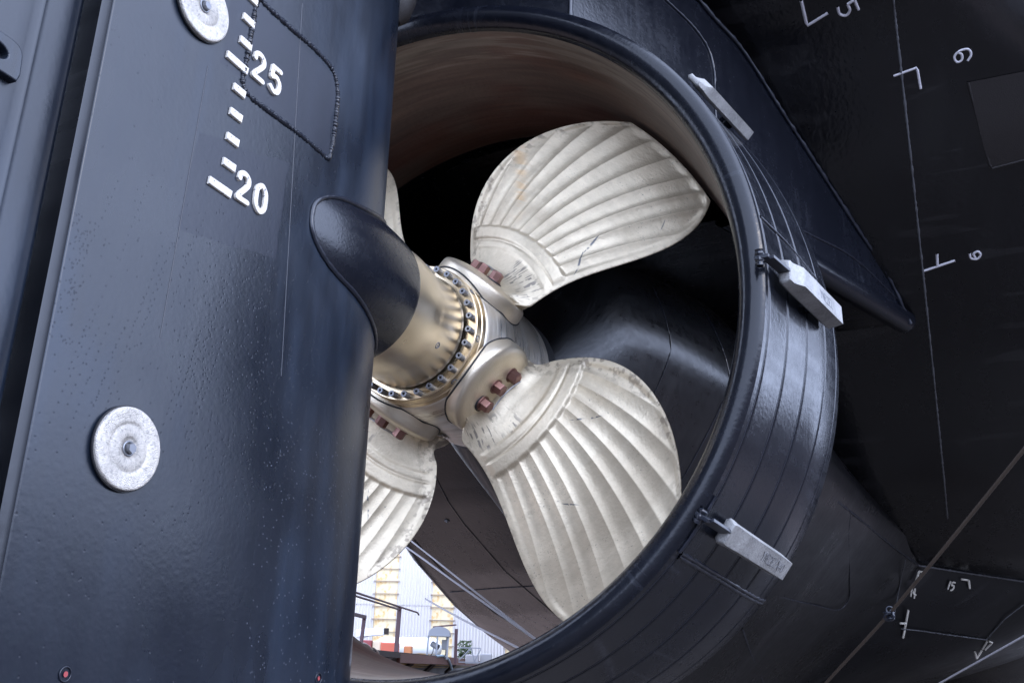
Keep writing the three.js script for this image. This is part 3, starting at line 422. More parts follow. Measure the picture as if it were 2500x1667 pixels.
{
  const prop = thing('ship_propeller', 'four bladed pale bronze ship propeller with bolted hub inside the duct', 'propeller');
  // hub body with four round seats cut out
  const hubP = spline([[-1.12, 0.3], [-1.11, 0.47], [-1.06, 0.484], [-0.9, 0.482], [-0.6, 0.482], [-0.36, 0.478], [-0.25, 0.44], [-0.235, 0.43]], 60).concat([[-0.235, 0.2]]);
  const hub = mesh('hub', revolve(hubP, 200, 1, 0.5), M.hub, prop, 'pale brushed bronze hub body');
  for (let i = 0; i < 4; i++) { // dark joint round every palm
    const th = TH0 - 0.03 - i * PI / 2, pts = []; for (let k = 0; k < 72; k++) { const a = k / 72 * 2 * PI, t = 0.299 * cos(a), z = -0.48 + 0.299 * sin(a); const R = z > -0.36 ? lerp(0.478, 0.44, clamp((z + 0.36) / 0.11)) : 0.482; const h = sqrt(max(0, R * R - t * t)); pts.push(V(h * cos(th) - t * sin(th), h * sin(th) + t * cos(th), z)); }
    mesh('palm_joint', tube(pts, 0.006, { closed: true, n: 160, rad: 6 }), M.black, hub);
  }
  const capP = spline([[-0.118, 0.347], [-0.1, 0.339], [-0.02, 0.336], [0.1, 0.343], [0.16, 0.352], [0.24, 0.361], [0.32, 0.363], [0.43, 0.358]], 60);
  const cap = mesh('hub_cap', revolve(capP, 200, 1, 2), M.cap, prop, 'polished yellow bronze cap between hub and rudder');
  mesh('bolt_flange', revolve([[-0.262, 0.3], [-0.262, 0.432], [-0.258, 0.436], [-0.206, 0.424], [-0.202, 0.42], [-0.2, 0.421], [-0.156, 0.414], [-0.15, 0.409], [-0.15, 0.3]], 200, 1, 0.45), M.flange, cap, 'brass coloured flange ring');
  const hole = new THREE.Shape(); hole.absarc(0, 0, 0.017, 0, 2 * PI); const hx = new THREE.Path(); for (let k = 0; k <= 6; k++) hx[k ? 'lineTo' : 'moveTo'](0.0098 * cos(k * PI / 3), 0.0098 * sin(k * PI / 3)); hole.holes.push(hx);
  const scr = join([new THREE.ExtrudeGeometry(hole, { depth: 0.022, bevelEnabled: true, bevelThickness: 0.002, bevelSize: 0.0015, bevelSegments: 2, curveSegments: 24 }).translate(0, 0, 0.028), new THREE.CylinderGeometry(0.0183, 0.0183, 0.03, 28).rotateX(PI / 2).translate(0, 0, 0.013)]);
  for (let k = 0; k < 30; k++) { const a = (5.2 + 12 * k) * PI / 180, o = mesh('flange_bolt', scr, M.screw, cap); o.position.set(0.386 * cos(a), 0.386 * sin(a), -0.152); o.rotation.z = k * 1.7; }
  const plug = revolve([[0.004, 0], [-0.002, 0.006], [0.0, 0.012], [0.003, 0.016], [0, 0.02]], 24, -1, 0.6);
  for (const [a, z, r] of [[-11.5, -0.18, 0.418], [-50, -0.18, 0.418], [-33, 0.06, 0.34], [30, -0.18, 0.418]]) { const t = a * PI / 180, o = mesh('threaded_plug', plug, M.screw, cap); o.applyMatrix4(basis(V(r * cos(t), r * sin(t), z), V(-sin(t), cos(t), 0), V(0, 0, 1), V(cos(t), sin(t), 0))); }
  const [bg, fg] = bladeGeo(440, 170), mA = bladeMat(true, 141), mB = bladeMat(false, 161);
  const names = ['pale ribbed blade at the upper right', 'pale ribbed blade at the lower right', 'pale ribbed blade half hidden at the lower left', 'blade mostly hidden behind the rudder'];
  const hex = new THREE.Shape(); for (let k = 0; k < 6; k++) hex[k ? 'lineTo' : 'moveTo'](0.034 * cos(k * PI / 3), 0.034 * sin(k * PI / 3));
  const bolt = join([new THREE.ExtrudeGeometry(hex, { depth: 0.05, bevelEnabled: true, bevelThickness: 0.005, bevelSize: 0.004, bevelSegments: 2 }).translate(0, 0, 0.016), new THREE.CylinderGeometry(0.046, 0.05, 0.03, 36).rotateX(PI / 2).translate(0, 0, 0.006), new THREE.CylinderGeometry(0.026, 0.026, 0.004, 24).rotateX(PI / 2).translate(0, 0, 0.072)]);
  const ringG = new THREE.TorusGeometry(0.053, 0.004, 8, 36);
  for (let i = 0; i < 4; i++) {
    const b = mesh('propeller_blade', bg, i ? mB : mA, prop, names[i]); b.rotation.z = -i * PI / 2; mesh('blade_palm', fg, M.palm, b);
    const pl = (t, z, h = FOOT) => V(h * cos(TH0) - t * sin(TH0), h * sin(TH0) + t * cos(TH0), z);
    const sp = [[-0.107, -0.385], [0.014, -0.4], [0.118, -0.47]];
    for (const [t, z] of sp) { const o = mesh('blade_bolt', bolt, M.boltCu, b); o.applyMatrix4(basis(pl(t, z, FOOT - 0.012), V(-sin(TH0), cos(TH0), 0), V(0, 0, 1), V(cos(TH0), sin(TH0), 0))); o.rotateZ(0.4 + t * 7); const rg = mesh('bolt_recess', ringG, M.black, b); rg.applyMatrix4(basis(pl(t, z, FOOT - 0.002), V(-sin(TH0), cos(TH0), 0), V(0, 0, 1), V(cos(TH0), sin(TH0), 0))); }
    mesh('locking_wire', [tube([pl(-0.107, -0.412, FOOT + 0.066), pl(-0.05, -0.42, FOOT + 0.062), pl(0.014, -0.428, FOOT + 0.066), pl(0.07, -0.462, FOOT + 0.062), pl(0.118, -0.498, FOOT + 0.066)], 0.004, { n: 60 }), tube([pl(-0.107, -0.428, FOOT + 0.057), pl(-0.05, -0.436, FOOT + 0.056), pl(0.014, -0.447, FOOT + 0.057), pl(0.07, -0.482, FOOT + 0.056), pl(0.118, -0.515, FOOT + 0.057)], 0.0034, { n: 60 })], M.wire, b);
  }
}

// ------------------------------------------------------------------ rudder
{
  const rud = thing('ship_rudder', 'tall black painted rudder with white draught numbers and round zinc anodes', 'rudder');
  const T = 0.32, L = 0.6, zc = 1.02, xr = (z) => z < zc ? T * sqrt(max(0, 1 - ((zc - z) / L) ** 2)) : T - 0.02 * (min(2, (z - zc) / 1.43)) ** 2;
  const yb = -2.35, yt = 2.7, cont = []; // one side, nose to hinge
  for (let i = 0; i <= 40; i++) { const a = i / 40 * PI / 2; cont.push([T * sin(a), zc - L * cos(a)]); }
  for (let i = 1; i <= 24; i++) { const z = zc + (2.455 - zc) * i / 24; cont.push([xr(z), z]); }
  for (const z of [2.459, 2.463]) cont.push([xr(z), z]); cont.push([xr(2.466) - 0.001, 2.4665], [xr(2.468) - 0.004, 2.468]);
  const full = [...cont.map((q) => [-q[0], q[1]]).reverse(), ...cont.slice(1)];
  const skin = grid(full.length - 1, 12, (u, v) => { const q = full[Math.round(u * (full.length - 1))], y = lerp(yb, yt, v); const [a, b] = RU(q[1], y); return [q[0], y, q[1], a, b]; }, true);
  const aft = [[0.2955, 2.468], [0.284, 2.473], [0.273, 2.481], [0.267, 2.488], [0.262, 2.47], [0.24, 2.44], [0.1, 2.43]];
  const aftG = [1, -1].map((s) => grid(aft.length - 1, 6, (u, v) => { const q = aft[Math.round(u * (aft.length - 1))], y = lerp(yb, yt, v); return [q[0] * s, y, q[1], (q[1] - 0.3) / 4.2, (y + 2.5) / 4.2]; }, s > 0));
  const bot = new THREE.ShapeGeometry(new THREE.Shape(full.map((q) => new THREE.Vector2(q[0], q[1])))).rotateX(PI / 2).translate(0, yb, 0), top = bot.clone().translate(0, yt - yb, 0);
  mesh('hinge_edge', aftG.map((g) => toCreasedNormals(g, 0.7)), M.bulb, rud); mesh('rudder_blade', [skin, bot, top], M.rudder, rud, 'black painted main blade of the rudder');
  // hinged trailing flap
  const fl = [[0.1, 2.58], [0.19, 2.53], [0.235, 2.536], [0.265, 2.552], [0.284, 2.578], [0.294, 2.61], [0.299, 2.65], [0.3, 2.69], [0.3005, 2.7], [0.303, 2.706], [0.304, 2.715], [0.3, 2.722], [0.302, 2.745], [0.305, 2.762], [0.305, 2.79], [0.29, 3.0], [0.2, 3.5], [0.06, 4.0]];
  const flap = [1, -1].map((s) => grid(fl.length - 1, 10, (u, v) => { const q = fl[Math.round(u * (fl.length - 1))], y = lerp(yb, yt, v); const [a, b] = RU(q[1], y); return [q[0] * s, y, q[1], a, b]; }, s > 0));
  mesh('rudder_flap', flap, M.rudder, rud, 'narrow hinged flap behind the main rudder blade');
  // lug on the flap
  const rr = new THREE.Shape(); { const w = 0.09, h = 0.055, r = 0.025; rr.moveTo(-w + r, -h); rr.lineTo(w - 0.006, -h); rr.lineTo(w, -h + 0.02); rr.lineTo(w - 0.004, h - r * 1.6); rr.quadraticCurveTo(w - 0.006, h, w - r * 2, h); rr.lineTo(-w + r, h); rr.quadraticCurveTo(-w, h, -w, h - r); rr.lineTo(-w, -h + r); rr.quadraticCurveTo(-w, -h, -w + r, -h); const q = new THREE.Path(); q.absellipse(0.0, 0, 0.05, 0.03, 0, 2 * PI); rr.holes.push(q); }
  mesh('flap_lug', new THREE.ExtrudeGeometry(rr, { depth: 0.03, bevelEnabled: true, bevelSize: 0.005, bevelThickness: 0.006, bevelSegments: 3 }).applyMatrix4(basis(V(0.298, -0.19, 2.85), V(0, 0.0, -1), V(0, 1, 0), V(1, 0, 0))), M.rudder, rud, 'raised lug with an oval eye on the flap');
  // torpedo shaped bulb in line with the shaft
  const bp = spline([[0.425, 0.1], [0.418, 0.36], [0.43, 0.371], [0.5, 0.381], [0.65, 0.39], [0.85, 0.39], [1.05, 0.376], [1.2, 0.352], [1.32, 0.318], [1.45, 0.25], [1.55, 0.12]], 80), bR = (z) => interp(z, bp.slice(4).map((q) => q[0]), bp.slice(4).map((q) => q[1]));
  const bulb = mesh('rudder_bulb', revolve(bp, 160, 1, 0.6), M.bulb, rud, 'smooth black torpedo bulb joining rudder and hub cap');
  for (const s of [1, -1]) { const pts = []; const n = 40; for (let i = 0; i <= n; i++) { const z = 0.47 + (1.305 - 0.47) * i / n, x = xr(z), y2 = bR(z) ** 2 - x * x; if (y2 > 0) pts.push([x + 0.004, sqrt(y2), z]); } const tip = pts[pts.length - 1]; const all = [...pts, [xr(1.312) + 0.002, 0, 1.312], ...pts.slice().reverse().map((q) => [q[0], -q[1], q[2]])].map((q) => [q[0] * s, q[1], q[2]]); mesh('bulb_weld', tube(all, 0.012, { jit: 0.08, n: 200, rad: 10 }), M.bead, bulb); }
  mesh('bulb_plug', new THREE.TorusGeometry(0.02, 0.003, 6, 28).applyMatrix4(basis(V(0.388 * cos(0.72), 0.388 * sin(0.72), 0.66), V(-sin(0.72), cos(0.72), 0), V(0, 0, 1), V(cos(0.72), sin(0.72), 0))), M.black, bulb);
  // draught marks: ticks and numerals of raised bar, painted white
  const face = (z, y, o = 0) => basis(V(xr(z) + o, y, z), V(0, 0, -1), V(0, 1, 0), V(1, 0, 0));
  const tick = (w) => { const h = 0.026, s = new THREE.Shape([[0, 0.001], [w * 0.97, -0.001], [w, h], [0.002, h * 0.98]].map((q) => new THREE.Vector2(...q))); return new THREE.ExtrudeGeometry(s, { depth: 0.008, bevelEnabled: true, bevelSize: 0.004, bevelThickness: 0.004, bevelSegments: 2 }); };
  const shortT = tick(0.064), longT = tick(0.12);
  for (let k = 0; k <= 8; k++) { const long = k % 5 === 0, y = -0.158 + 0.1105 * k, o = mesh('draught_tick', long ? longT : shortT, M.white, rud); o.applyMatrix4(face(long ? 1.936 : 1.878, y)); o.rotateZ((hash(k, 2, 2) - 0.5) * 0.05); }
  const num = (s, y) => { let z = 1.789; for (const ch of s) { mesh('draught_number', glyph(ch, 0.112, 0.019, 0.009), M.white, rud, 'white raised numeral ' + ch + ' of the draught mark ' + s).applyMatrix4(face(z, y)); z -= 0.104; } };
  num('20', -0.14); num('25', 0.412);
  // weld bead round the closed access opening
  const w = [[1.802, 0.77], [1.817, 0.637], [1.824, 0.481], [1.83, 0.351], [1.8, 0.318], [1.672, 0.316], [1.461, 0.326], [1.298, 0.324], [1.237, 0.324], [1.218, 0.384], [1.209, 0.553], [1.216, 0.691], [1.259, 0.766], [1.417, 0.788], [1.589, 0.776], [1.748, 0.772]];
  mesh('access_plate_weld', tube(w.map(([z, y]) => V(xr(z) - 0.001, y, z)), 0.0105, { closed: true, jit: 0.45, n: 800, rad: 8 }), M.bead, rud, 'rough weld bead outlining a closed access opening');
  for (const [a, b] of [[[1.53, 0.95], [1.4, -0.75]], [[2.02, 0.3], [2.05, -0.8]]]) mesh('plate_seam', tube([V(xr(a[0]), a[1], a[0]), V(xr(b[0]), b[1], b[0])], 0.0022, { n: 60, rad: 5 }), M.bead, rud);
  // round zinc anodes with a centre bolt
  const dp = spline([[0.0, 0.133], [0.014, 0.133], [0.0185, 0.129], [0.019, 0.105], [0.018, 0.088], [0.014, 0.077], [0.018, 0.064], [0.019, 0.04], [0.012, 0.029], [0.01, 0.0]], 70);
  const disc = revolve(dp, 96, -1, 2), ring = revolve([[0.0, 0.138], [0.006, 0.138], [0.006, 0.128]], 72, -1, 0.5), hd = new THREE.CylinderGeometry(0.016, 0.017, 0.024, 6).rotateX(PI / 2).translate(0, 0, 0.019), wash = new THREE.TorusGeometry(0.022, 0.004, 8, 30).translate(0, 0, 0.0125);
  [[2.124, -1.2, 'lower round zinc anode bolted to the rudder'], [2.095, 0.513, 'upper round zinc anode cut by the picture top']].forEach(([z, y, lab], i) => { const o = mesh('disc_anode', disc, M.disc, rud, lab); o.applyMatrix4(face(z, y, 0.004)); o.rotateZ(i * 2); mesh('anode_gasket', ring, M.black, o); mesh('anode_bolt', [hd, wash], M.screw, o); });
  const pg = [new THREE.TorusGeometry(0.02, 0.0025, 6, 32), new THREE.CircleGeometry(0.008, 20).translate(0, 0, 0.002)]; const red = mat({ color: C3(0.3, 0.05, 0.05), roughness: 0.5 });
  for (const [z, y] of [[2.209, -1.875], [0.969, -1.886]]) { const o = mesh('drain_plug', pg[0], M.bead, rud); o.applyMatrix4(face(z, y, 0.002)); mesh('plug_socket', pg[1], red, o); }
}

// ------------------------------------------------------------------ ropes and wires
function laid(pts, r, turns, strands = 3) { // laid rope
  const c = new THREE.CatmullRomCurve3(pts.map((p) => V(...p)), false, 'centripetal'), L = c.getLength(), n = min(1400, floor(L / (r * 0.9))), fr = c.computeFrenetFrames(n, false), rad = 10, p = [], t = [], id = [];
  for (let i = 0; i <= n; i++) { const q = c.getPointAt(i / n); for (let j = 0; j <= rad; j++) { const a = j / rad * 2 * PI, rr = r * (0.86 + 0.16 * abs(cos(strands / 2 * (a - i / n * L * turns)))); p.push(q.x + rr * (fr.normals[i].x * cos(a) + fr.binormals[i].x * sin(a)), q.y + rr * (fr.normals[i].y * cos(a) + fr.binormals[i].y * sin(a)), q.z + rr * (fr.normals[i].z * cos(a) + fr.binormals[i].z * sin(a))); t.push(j / rad, i / n * L * 10); } }
  for (let i = 0; i < n; i++) for (let j = 0; j < rad; j++) { const a = i * (rad + 1) + j, b = a + rad + 1; id.push(a, a + 1, b, a + 1, b + 1, b); }
  const g = new THREE.BufferGeometry(); g.setAttribute('position', new THREE.Float32BufferAttribute(p, 3)); g.setAttribute('uv', new THREE.Float32BufferAttribute(t, 2)); g.setIndex(id); g.computeVertexNormals(); return g;
}
const ropeM = mat({ color: C3(0.3, 0.28, 0.285), roughness: 0.85 }), wireM = mat({ color: C3(0.075, 0.056, 0.042), roughness: 0.55, metalness: 0.4 }), wire2 = mat({ color: C3(0.36, 0.35, 0.36), roughness: 0.5, metalness: 0.4 });
const RG = 'pale mooring ropes under the stern';
tag(mesh('mooring_rope', laid([[-4.18, 0.06, -5.82], [-1.97, -0.77, -3.66], [-0.86, -1.215, -2.58], [0.24, -1.65, -1.5], [1.2, -2.02, -0.55]], 0.009, 40), ropeM), 'lower of two pale taut ropes between the lower blades', 'rope', RG);
tag(mesh('mooring_rope', laid([[-4.27, 0.26, -6.18], [-2.07, -0.68, -3.93], [-0.97, -1.15, -2.8], [0.13, -1.62, -1.68], [1.2, -2.08, -0.6]], 0.008, 40), ropeM), 'upper of two pale taut ropes between the lower blades', 'rope', RG);
tag(mesh('mooring_rope', laid([[-2.48, -1.14, -4.98], [-2.33, -1.18, -4.81], [-1.32, -1.43, -3.6], [-0.31, -1.67, -2.42], [0.8, -1.94, -1.1]], 0.009, 40), ropeM), 'pale rope crossing the lit edge of the hull bottom', 'rope', RG);
const wr = thing('wire_rope', 'brown wire rope with a knotted shackle in front of the black bottom', 'wire rope');
mesh('wire_strand', laid([[3.9, -0.1, 1.74], [2.97, -1.03, 0.41], [2.42, -1.56, -0.35], [2.08, -1.86, -0.78], [1.6, -2.3, -1.4]], 0.0075, 90), wireM, wr);
{ const c = V(2.42, -1.56, -0.35), g = []; for (let i = 0; i < 7; i++) g.push(new THREE.TorusGeometry(0.014 + 0.004 * (i % 3), 0.0045, 7, 18).rotateX(i * 0.8).rotateY(i * 1.3).translate(c.x + 0.006 * sin(i * 2.1), c.y - 0.006 * i + 0.012, c.z + 0.006 * cos(i * 1.7))); mesh('rope_knot', g, M.bead, wr); }
tag(mesh('wire_rope', laid([[3.6, -1.28, 0.93], [2.91, -1.67, 0.08], [2.59, -1.85, -0.31], [1.9, -2.24, -1.1]], 0.004, 110), wire2), 'thin grey wire crossing the lower right corner', 'wire rope');

// ------------------------------------------------------------------ yard on the far side, seen under the hull
const YF = V(-0.4067, 0, -0.9135), YR = V(0.9135, 0, -0.4067);
const yard = (lat, y, dep) => V(2.6253 + YR.x * lat + YF.x * dep, y, 4.3196 + YR.z * lat + YF.z * dep);
const yturn = atan2(YR.x, YR.z) - PI / 2; // local +x along the yard's right
{
  const PA = V(-11.67, 0, -17.77), PU = V(-0.3236, 0, -0.9462), PN = V(-0.9462, 0, 0.3236);
  const pf = (s, y, n = 0) => V(PA.x + PU.x * s + PN.x * n, y, PA.z + PU.z * s + PN.z * n);
  const rustM = mat({ color: C3(0.14, 0.062, 0.045), roughness: 0.7, bumpMap: rep(paintB, 2), bumpScale: 0.01 }), postM = mat({ color: C3(0.09, 0.045, 0.05), roughness: 0.6 }), dk = mat({ color: C3(0.03, 0.022, 0.018), roughness: 0.8 });
  // quay
  const qg = []; { const a = pf(-12, -1.5, 1.6), b = pf(40, -1.5, 1.6), c = pf(40, -1.5, 60), d = pf(-12, -1.5, 60); qg.push(grid(1, 1, (u, v) => { const p = a.clone().lerp(b, u).lerp(d.clone().lerp(c, u), v); return [p.x, p.y, p.z, u * 52, v * 58]; }), grid(1, 1, (u, v) => { const p = a.clone().lerp(b, u); return [p.x, lerp(-3.6, -1.5, v), p.z, u * 52, v * 2]; })); }
  tag(mesh('quay', qg, floorM), 'concrete quay beside the dock', null, null, 'structure');
  const plat = thing('dock_platform', 'rusty brown steel platform along the quay under the handrails', 'platform', [0, 0, 0]);
  mesh('edge_beam', bar(pf(6.6, -1.6, 0), pf(34, -1.6, 0), 0.12, 0.3), rustM, plat, 'rust red edge beam of the platform'); mesh('edge_beam', bar(pf(-6, -1.47, 0), pf(6.6, -1.52, 0), 0.12, 0.16), dk, plat);
  mesh('deck_plate', bar(pf(-6, -1.42, 0.85), pf(34, -1.48, 0.85), 1.7, 0.05), dk, plat);
  for (const s of [1, 5.2, 10, 15, 21]) mesh('platform_brace', bar(pf(s + 0.5, -1.55, 0.06), pf(s - 0.5, -2.1, 0.5), 0.14, 0.12), s === 5.2 ? M.screw : dk, plat);
  mesh('cable_tray', [tube([pf(2, -1.72, 0.4), pf(9, -1.78, 0.4), pf(18, -1.78, 0.4), pf(30, -1.8, 0.4)], 0.03), tube([pf(2, -1.8, 0.5), pf(12, -1.86, 0.5), pf(30, -1.86, 0.5)], 0.025)], mat({ color: C3(0.3, 0.2, 0.05), roughness: 0.7 }), plat);
  const ra = thing('handrail', 'tall brown handrail with a double top bar on the platform', 'handrail');
  mesh('top_rail', [tube([pf(-6, 0, 0), pf(6.5, 0, 0), pf(9.8, 0, 0), pf(9.9, -0.06, 0)], 0.032, { curved: false, n: 60 }), tube([pf(-6, -0.09, 0), pf(6.3, -0.09, 0)], 0.03, { n: 30 })], postM, ra);
  mesh('post', bar(pf(6.3, 0, 0), pf(6.15, -1.42, 0), 0.13, 0.09), postM, ra); mesh('post', bar(pf(-3, 0, 0), pf(-3, -1.42, 0), 0.1, 0.09), postM, ra);
  const rb = thing('handrail', 'low brown angled handrail beside the rudder edge', 'handrail');
  mesh('top_rail', bar(pf(-6, -0.57, 0), pf(1.5, -0.57, 0), 0.08, 0.09), postM, rb); mesh('post', bar(pf(1.42, -0.53, 0), pf(1.2, -1.42, 0), 0.09, 0.08), postM, rb);
  tag(mesh('hose', [tube([pf(-1, -1.28, 0), pf(1, -1.3, 0.02), pf(1.9, -1.3, 0), pf(2.5, -1.5, -0.06), pf(2.9, -1.85, -0.1), pf(3.2, -1.75, -0.1), pf(3.1, -1.5, -0.08), pf(2.8, -1.38, 0)], 0.035, { n: 120 })], mat({ color: C3(0.4, 0.34, 0.3), roughness: 0.6 })), 'looped hose hanging over the platform edge', 'hose');
  tag(mesh('hose', [tube([pf(14, -1.45, -0.05), pf(16, -1.42, -0.07), pf(17.2, -1.55, -0.1), pf(18.4, -1.95, -0.1)], 0.05, { n: 60 })], mat({ color: C3(0.3, 0.42, 0.5), roughness: 0.5 })), 'pale blue hose over the rust red beam', 'hose');
  // warehouse wall: corrugated sheets with translucent strips between
  const wh = thing('warehouse', 'tall white corrugated warehouse behind the yard', 'building');
  const sheetM = mat({ color: C3(0.6, 0.56, 0.52), roughness: 0.5, metalness: 0 }), lightM = mat({ map: rep(colorTex(256, 256, (u, v) => { const k = fbm(u, v, 4, 5, 4, 201), r = sstep(0.45, 0.75, fbm(u, v, 6, 2, 3, 203)); return mix([0.82, 0.68, 0.42], [0.7, 0.42, 0.14], clamp(1.8 * r * k)); }), 1, 1), roughness: 0.4 }), batM = mat({ color: C3(0.35, 0.27, 0.2), roughness: 0.7 });
  const sheet = (x0, x1, y0, y1) => grid(Math.round((x1 - x0) / 0.02), 1, (u, v) => { const x = lerp(x0, x1, u), p = yard(x, lerp(y0, y1, v), 54 - 0.02 * clamp(1.6 * sin(x / 0.17 * 2 * PI), -1, 1)); return [p.x, p.y, p.z, x, v]; });
  const strips = [[-12.6, -11.4], [-7.28, -6.05], [-4.1, -2.9], [0, 1.2]]; let px = -20;
  for (const [a, b] of [...strips, [8, 8]]) { for (const [y0, y1] of [[-1.5, 1.28], [1.275, 9], [8.99, 17]]) mesh('corrugated_sheet', sheet(px, a, y0, y1 + 0.05), sheetM, wh); px = b; }
  for (const [a, b] of strips) for (let y = -1.45; y < 15; y += 0.675) { const p = (yy, xx) => yard(xx, yy, 54.04); mesh('roof_light_panel', grid(1, 1, (u, v) => { const q = p(lerp(y, y + 0.66, v), lerp(a, b, u)); return [q.x, q.y, q.z, u + a, v + y]; }), lightM, wh); mesh('batten', bar(yard(a - 0.1, y + 0.665, 53.95), yard(b + 0.1, y + 0.665, 53.95), 0.05, 0.05), batM, wh); }
  mesh('inner_wall', [bar(yard(-20, 8, 54.6), yard(8, 8, 54.6), 0.3, 19), bar(yard(-20, 17, 60), yard(8, 17, 60), 12, 0.3)], sheetM, wh);
  // hooded motor stand
  const ms = thing('motor_stand', 'grey arched hood on four legs sheltering an electric motor', 'motor stand');
  const steel = mat({ color: C3(0.3, 0.31, 0.33), roughness: 0.5, metalness: 0.4 });
  const hood = grid(24, 1, (u, v) => { const a = PI * (1 - u), p = yard(-2.8 + 0.45 * cos(a), -0.6 + 0.36 * pow(sin(a), 0.7), 41.6 + v * 0.9); return [p.x, p.y, p.z]; });
  mesh('hood', [hood, new THREE.ShapeGeometry(new THREE.Shape(Array.from({ length: 25 }, (_, i) => { const a = PI * (1 - i / 24); return new THREE.Vector2(0.45 * cos(a), 0.36 * pow(max(0, sin(a)), 0.7)); }))).applyMatrix4(basis(yard(-2.8, -0.6, 41.58), YR, V(0, 1, 0), YF.clone().negate())), bar(yard(-3.25, -0.6, 42), yard(-2.35, -0.62, 42), 0.9, 0.04)], steel, ms);
  for (const [x, d] of [[-3.25, 41.7], [-2.86, 41.6], [-2.41, 41.7], [-2.5, 42.4]]) mesh('leg', bar(yard(x, -0.6, d), yard(x - 0.03, -1.55, d), 0.07, 0.07), steel, ms);
  mesh('motor_body', [new THREE.CylinderGeometry(0.12, 0.12, 0.34, 20).rotateZ(1.1).translate(...yard(-2.97, -1.0, 41.9).toArray()), new RoundedBoxGeometry(0.24, 0.4, 0.3, 2, 0.03).rotateY(yturn).translate(...yard(-2.56, -0.96, 41.9).toArray())], mat({ color: C3(0.2, 0.2, 0.2), roughness: 0.5 }), ms);
  mesh('power_cable', [tube([yard(-3.02, -1.1, 41.8), yard(-3.06, -1.3, 41.8), yard(-3.2, -1.5, 41.8)], 0.018), tube([yard(-2.5, -1.1, 41.8), yard(-2.5, -1.35, 41.8), yard(-2.65, -1.52, 41.8)], 0.022)], dk, ms);
  tag(mesh('steel_column', [bar(yard(-2.1, -0.3, 42), yard(-2.09, -1.7, 42), 0.13, 0.13), bar(yard(-3.1, -0.25, 41.9), yard(-2.1, -0.14, 41.9), 0.06, 0.06)], postM), 'brown steel column with an arm beside the motor stand', 'column');
  const bm = (n, l, c, x0, x1, y0, y1, d, col, g) => tag(mesh(n, new RoundedBoxGeometry(x1 - x0, y1 - y0, 0.6, 3, 0.05).rotateY(yturn).translate(...yard((x0 + x1) / 2, (y0 + y1) / 2, d).toArray()), mat({ color: col, roughness: 0.5 })), l, c, g);
  const BG = 'plastic road barriers in the yard';
  bm('road_barrier', 'dark red barrier behind the low handrail', 'barrier', -6.45, -5.9, -1.5, -0.8, 44, C3(0.3, 0.06, 0.06), BG); bm('road_barrier', 'cream barrier between the red ones', 'barrier', -5.88, -5.5, -1.5, -0.82, 44.1, C3(0.75, 0.6, 0.42), BG);
  bm('road_barrier', 'bright orange red barrier left of the tall post', 'barrier', -5.49, -4.72, -1.5, -0.88, 44, C3(0.62, 0.13, 0.07), BG); bm('road_barrier', 'small orange barrier right of the tall post', 'barrier', -4.5, -4.15, -1.5, -1.0, 44.3, C3(0.6, 0.22, 0.08), BG);
  const jib = thing('crane_jib', 'white boom with a dark end block lying over the yard', 'boom');
  { const a = yard(-6.94, -0.46, 46), b = yard(-5.66, -0.34, 46); mesh('boom', [bar(a, b, 0.4, 0.34, 0.03), bar(yard(-6.8, -0.66, 46), yard(-5.8, -0.44, 46), 0.06, 0.05)], mat({ color: C3(0.85, 0.85, 0.86), roughness: 0.4 }), jib); mesh('end_block', bar(b, yard(-5.46, -0.34, 46), 0.3, 0.28), dk, jib); }
  const tank = thing('fuel_tank', 'long white rust streaked tank behind the barriers', 'tank');
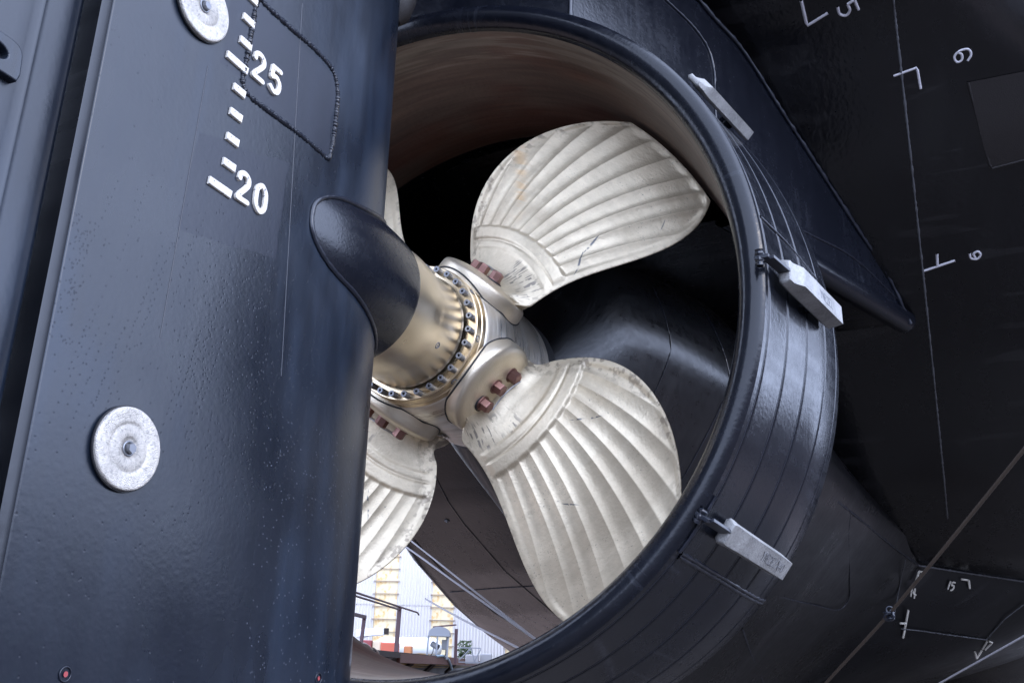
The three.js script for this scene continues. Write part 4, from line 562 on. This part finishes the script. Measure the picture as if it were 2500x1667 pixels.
  mesh('shell', new THREE.CapsuleGeometry(0.5, 2.2, 10, 28).rotateZ(PI / 2).rotateY(yturn).translate(...yard(-4.6, -1.05, 47).toArray()), mat({ map: rep(colorTex(256, 128, (u, v) => mix([0.85, 0.84, 0.8], [0.6, 0.36, 0.14], sstep(0.6, 0.8, fbm(u, v, 30, 3, 4, 211)))), 1, 1), roughness: 0.4 }), tank);
  mesh('cradle', [bar(yard(-5.4, -1.5, 46.6), yard(-5.4, -1.5, 47.4), 0.15, 0.2), bar(yard(-3.8, -1.5, 46.6), yard(-3.8, -1.5, 47.4), 0.15, 0.2)], dk, tank);
  const tr = thing('steel_trestle', 'light steel trestle of slanting bars at the hull edge', 'trestle');
  for (const [a, b] of [[[-2.09, -1.55], [-1.54, -1]], [[-1.54, -1], [-1.38, -1.6]], [[-1.38, -1.6], [-1.11, -1.05]], [[-2.15, -1], [-1.1, -1.01]], [[-2.1, -1.62], [-1.0, -1.62]]]) mesh('bar', bar(yard(a[0], a[1], 45), yard(b[0], b[1], 45), 0.05, 0.05), steel, tr);
  bm('concrete_block', 'grey concrete block behind the trestle', 'block', -1.82, -1.2, -1.7, -1.28, 46, C3(0.4, 0.38, 0.38), 'concrete blocks in the yard'); bm('concrete_block', 'grey concrete block nearest the hull edge', 'block', -1.15, -0.6, -1.7, -1.22, 46.2, C3(0.38, 0.37, 0.37), 'concrete blocks in the yard');
  const bush = thing('bush', 'small green bush behind the steel trestle', 'bush'); seed = 5; const lv = [];
  for (let i = 0; i < 420; i++) { const a = rnd() * 2 * PI, r = sqrt(rnd()) * 0.45, y = -1.4 + rnd() * 0.8; const q = yard(-2.0 + r * cos(a) * 0.8, y, 49 + r * sin(a)); lv.push(new THREE.CircleGeometry(0.05 + 0.03 * rnd(), 5).scale(1, 0.55, 1).rotateX(rnd() * 6).rotateY(rnd() * 6).translate(q.x, q.y, q.z)); }
  mesh('foliage', lv, mat({ color: C3(0.09, 0.13, 0.06), roughness: 0.8 }), bush); mesh('stem', [tube([yard(-2, -1.5, 49), yard(-1.98, -1.1, 49), yard(-2.1, -0.8, 49)], 0.02), tube([yard(-2, -1.4, 49), yard(-1.85, -0.9, 49)], 0.015)], dk, bush);
}

renderer.render(scene, camera);
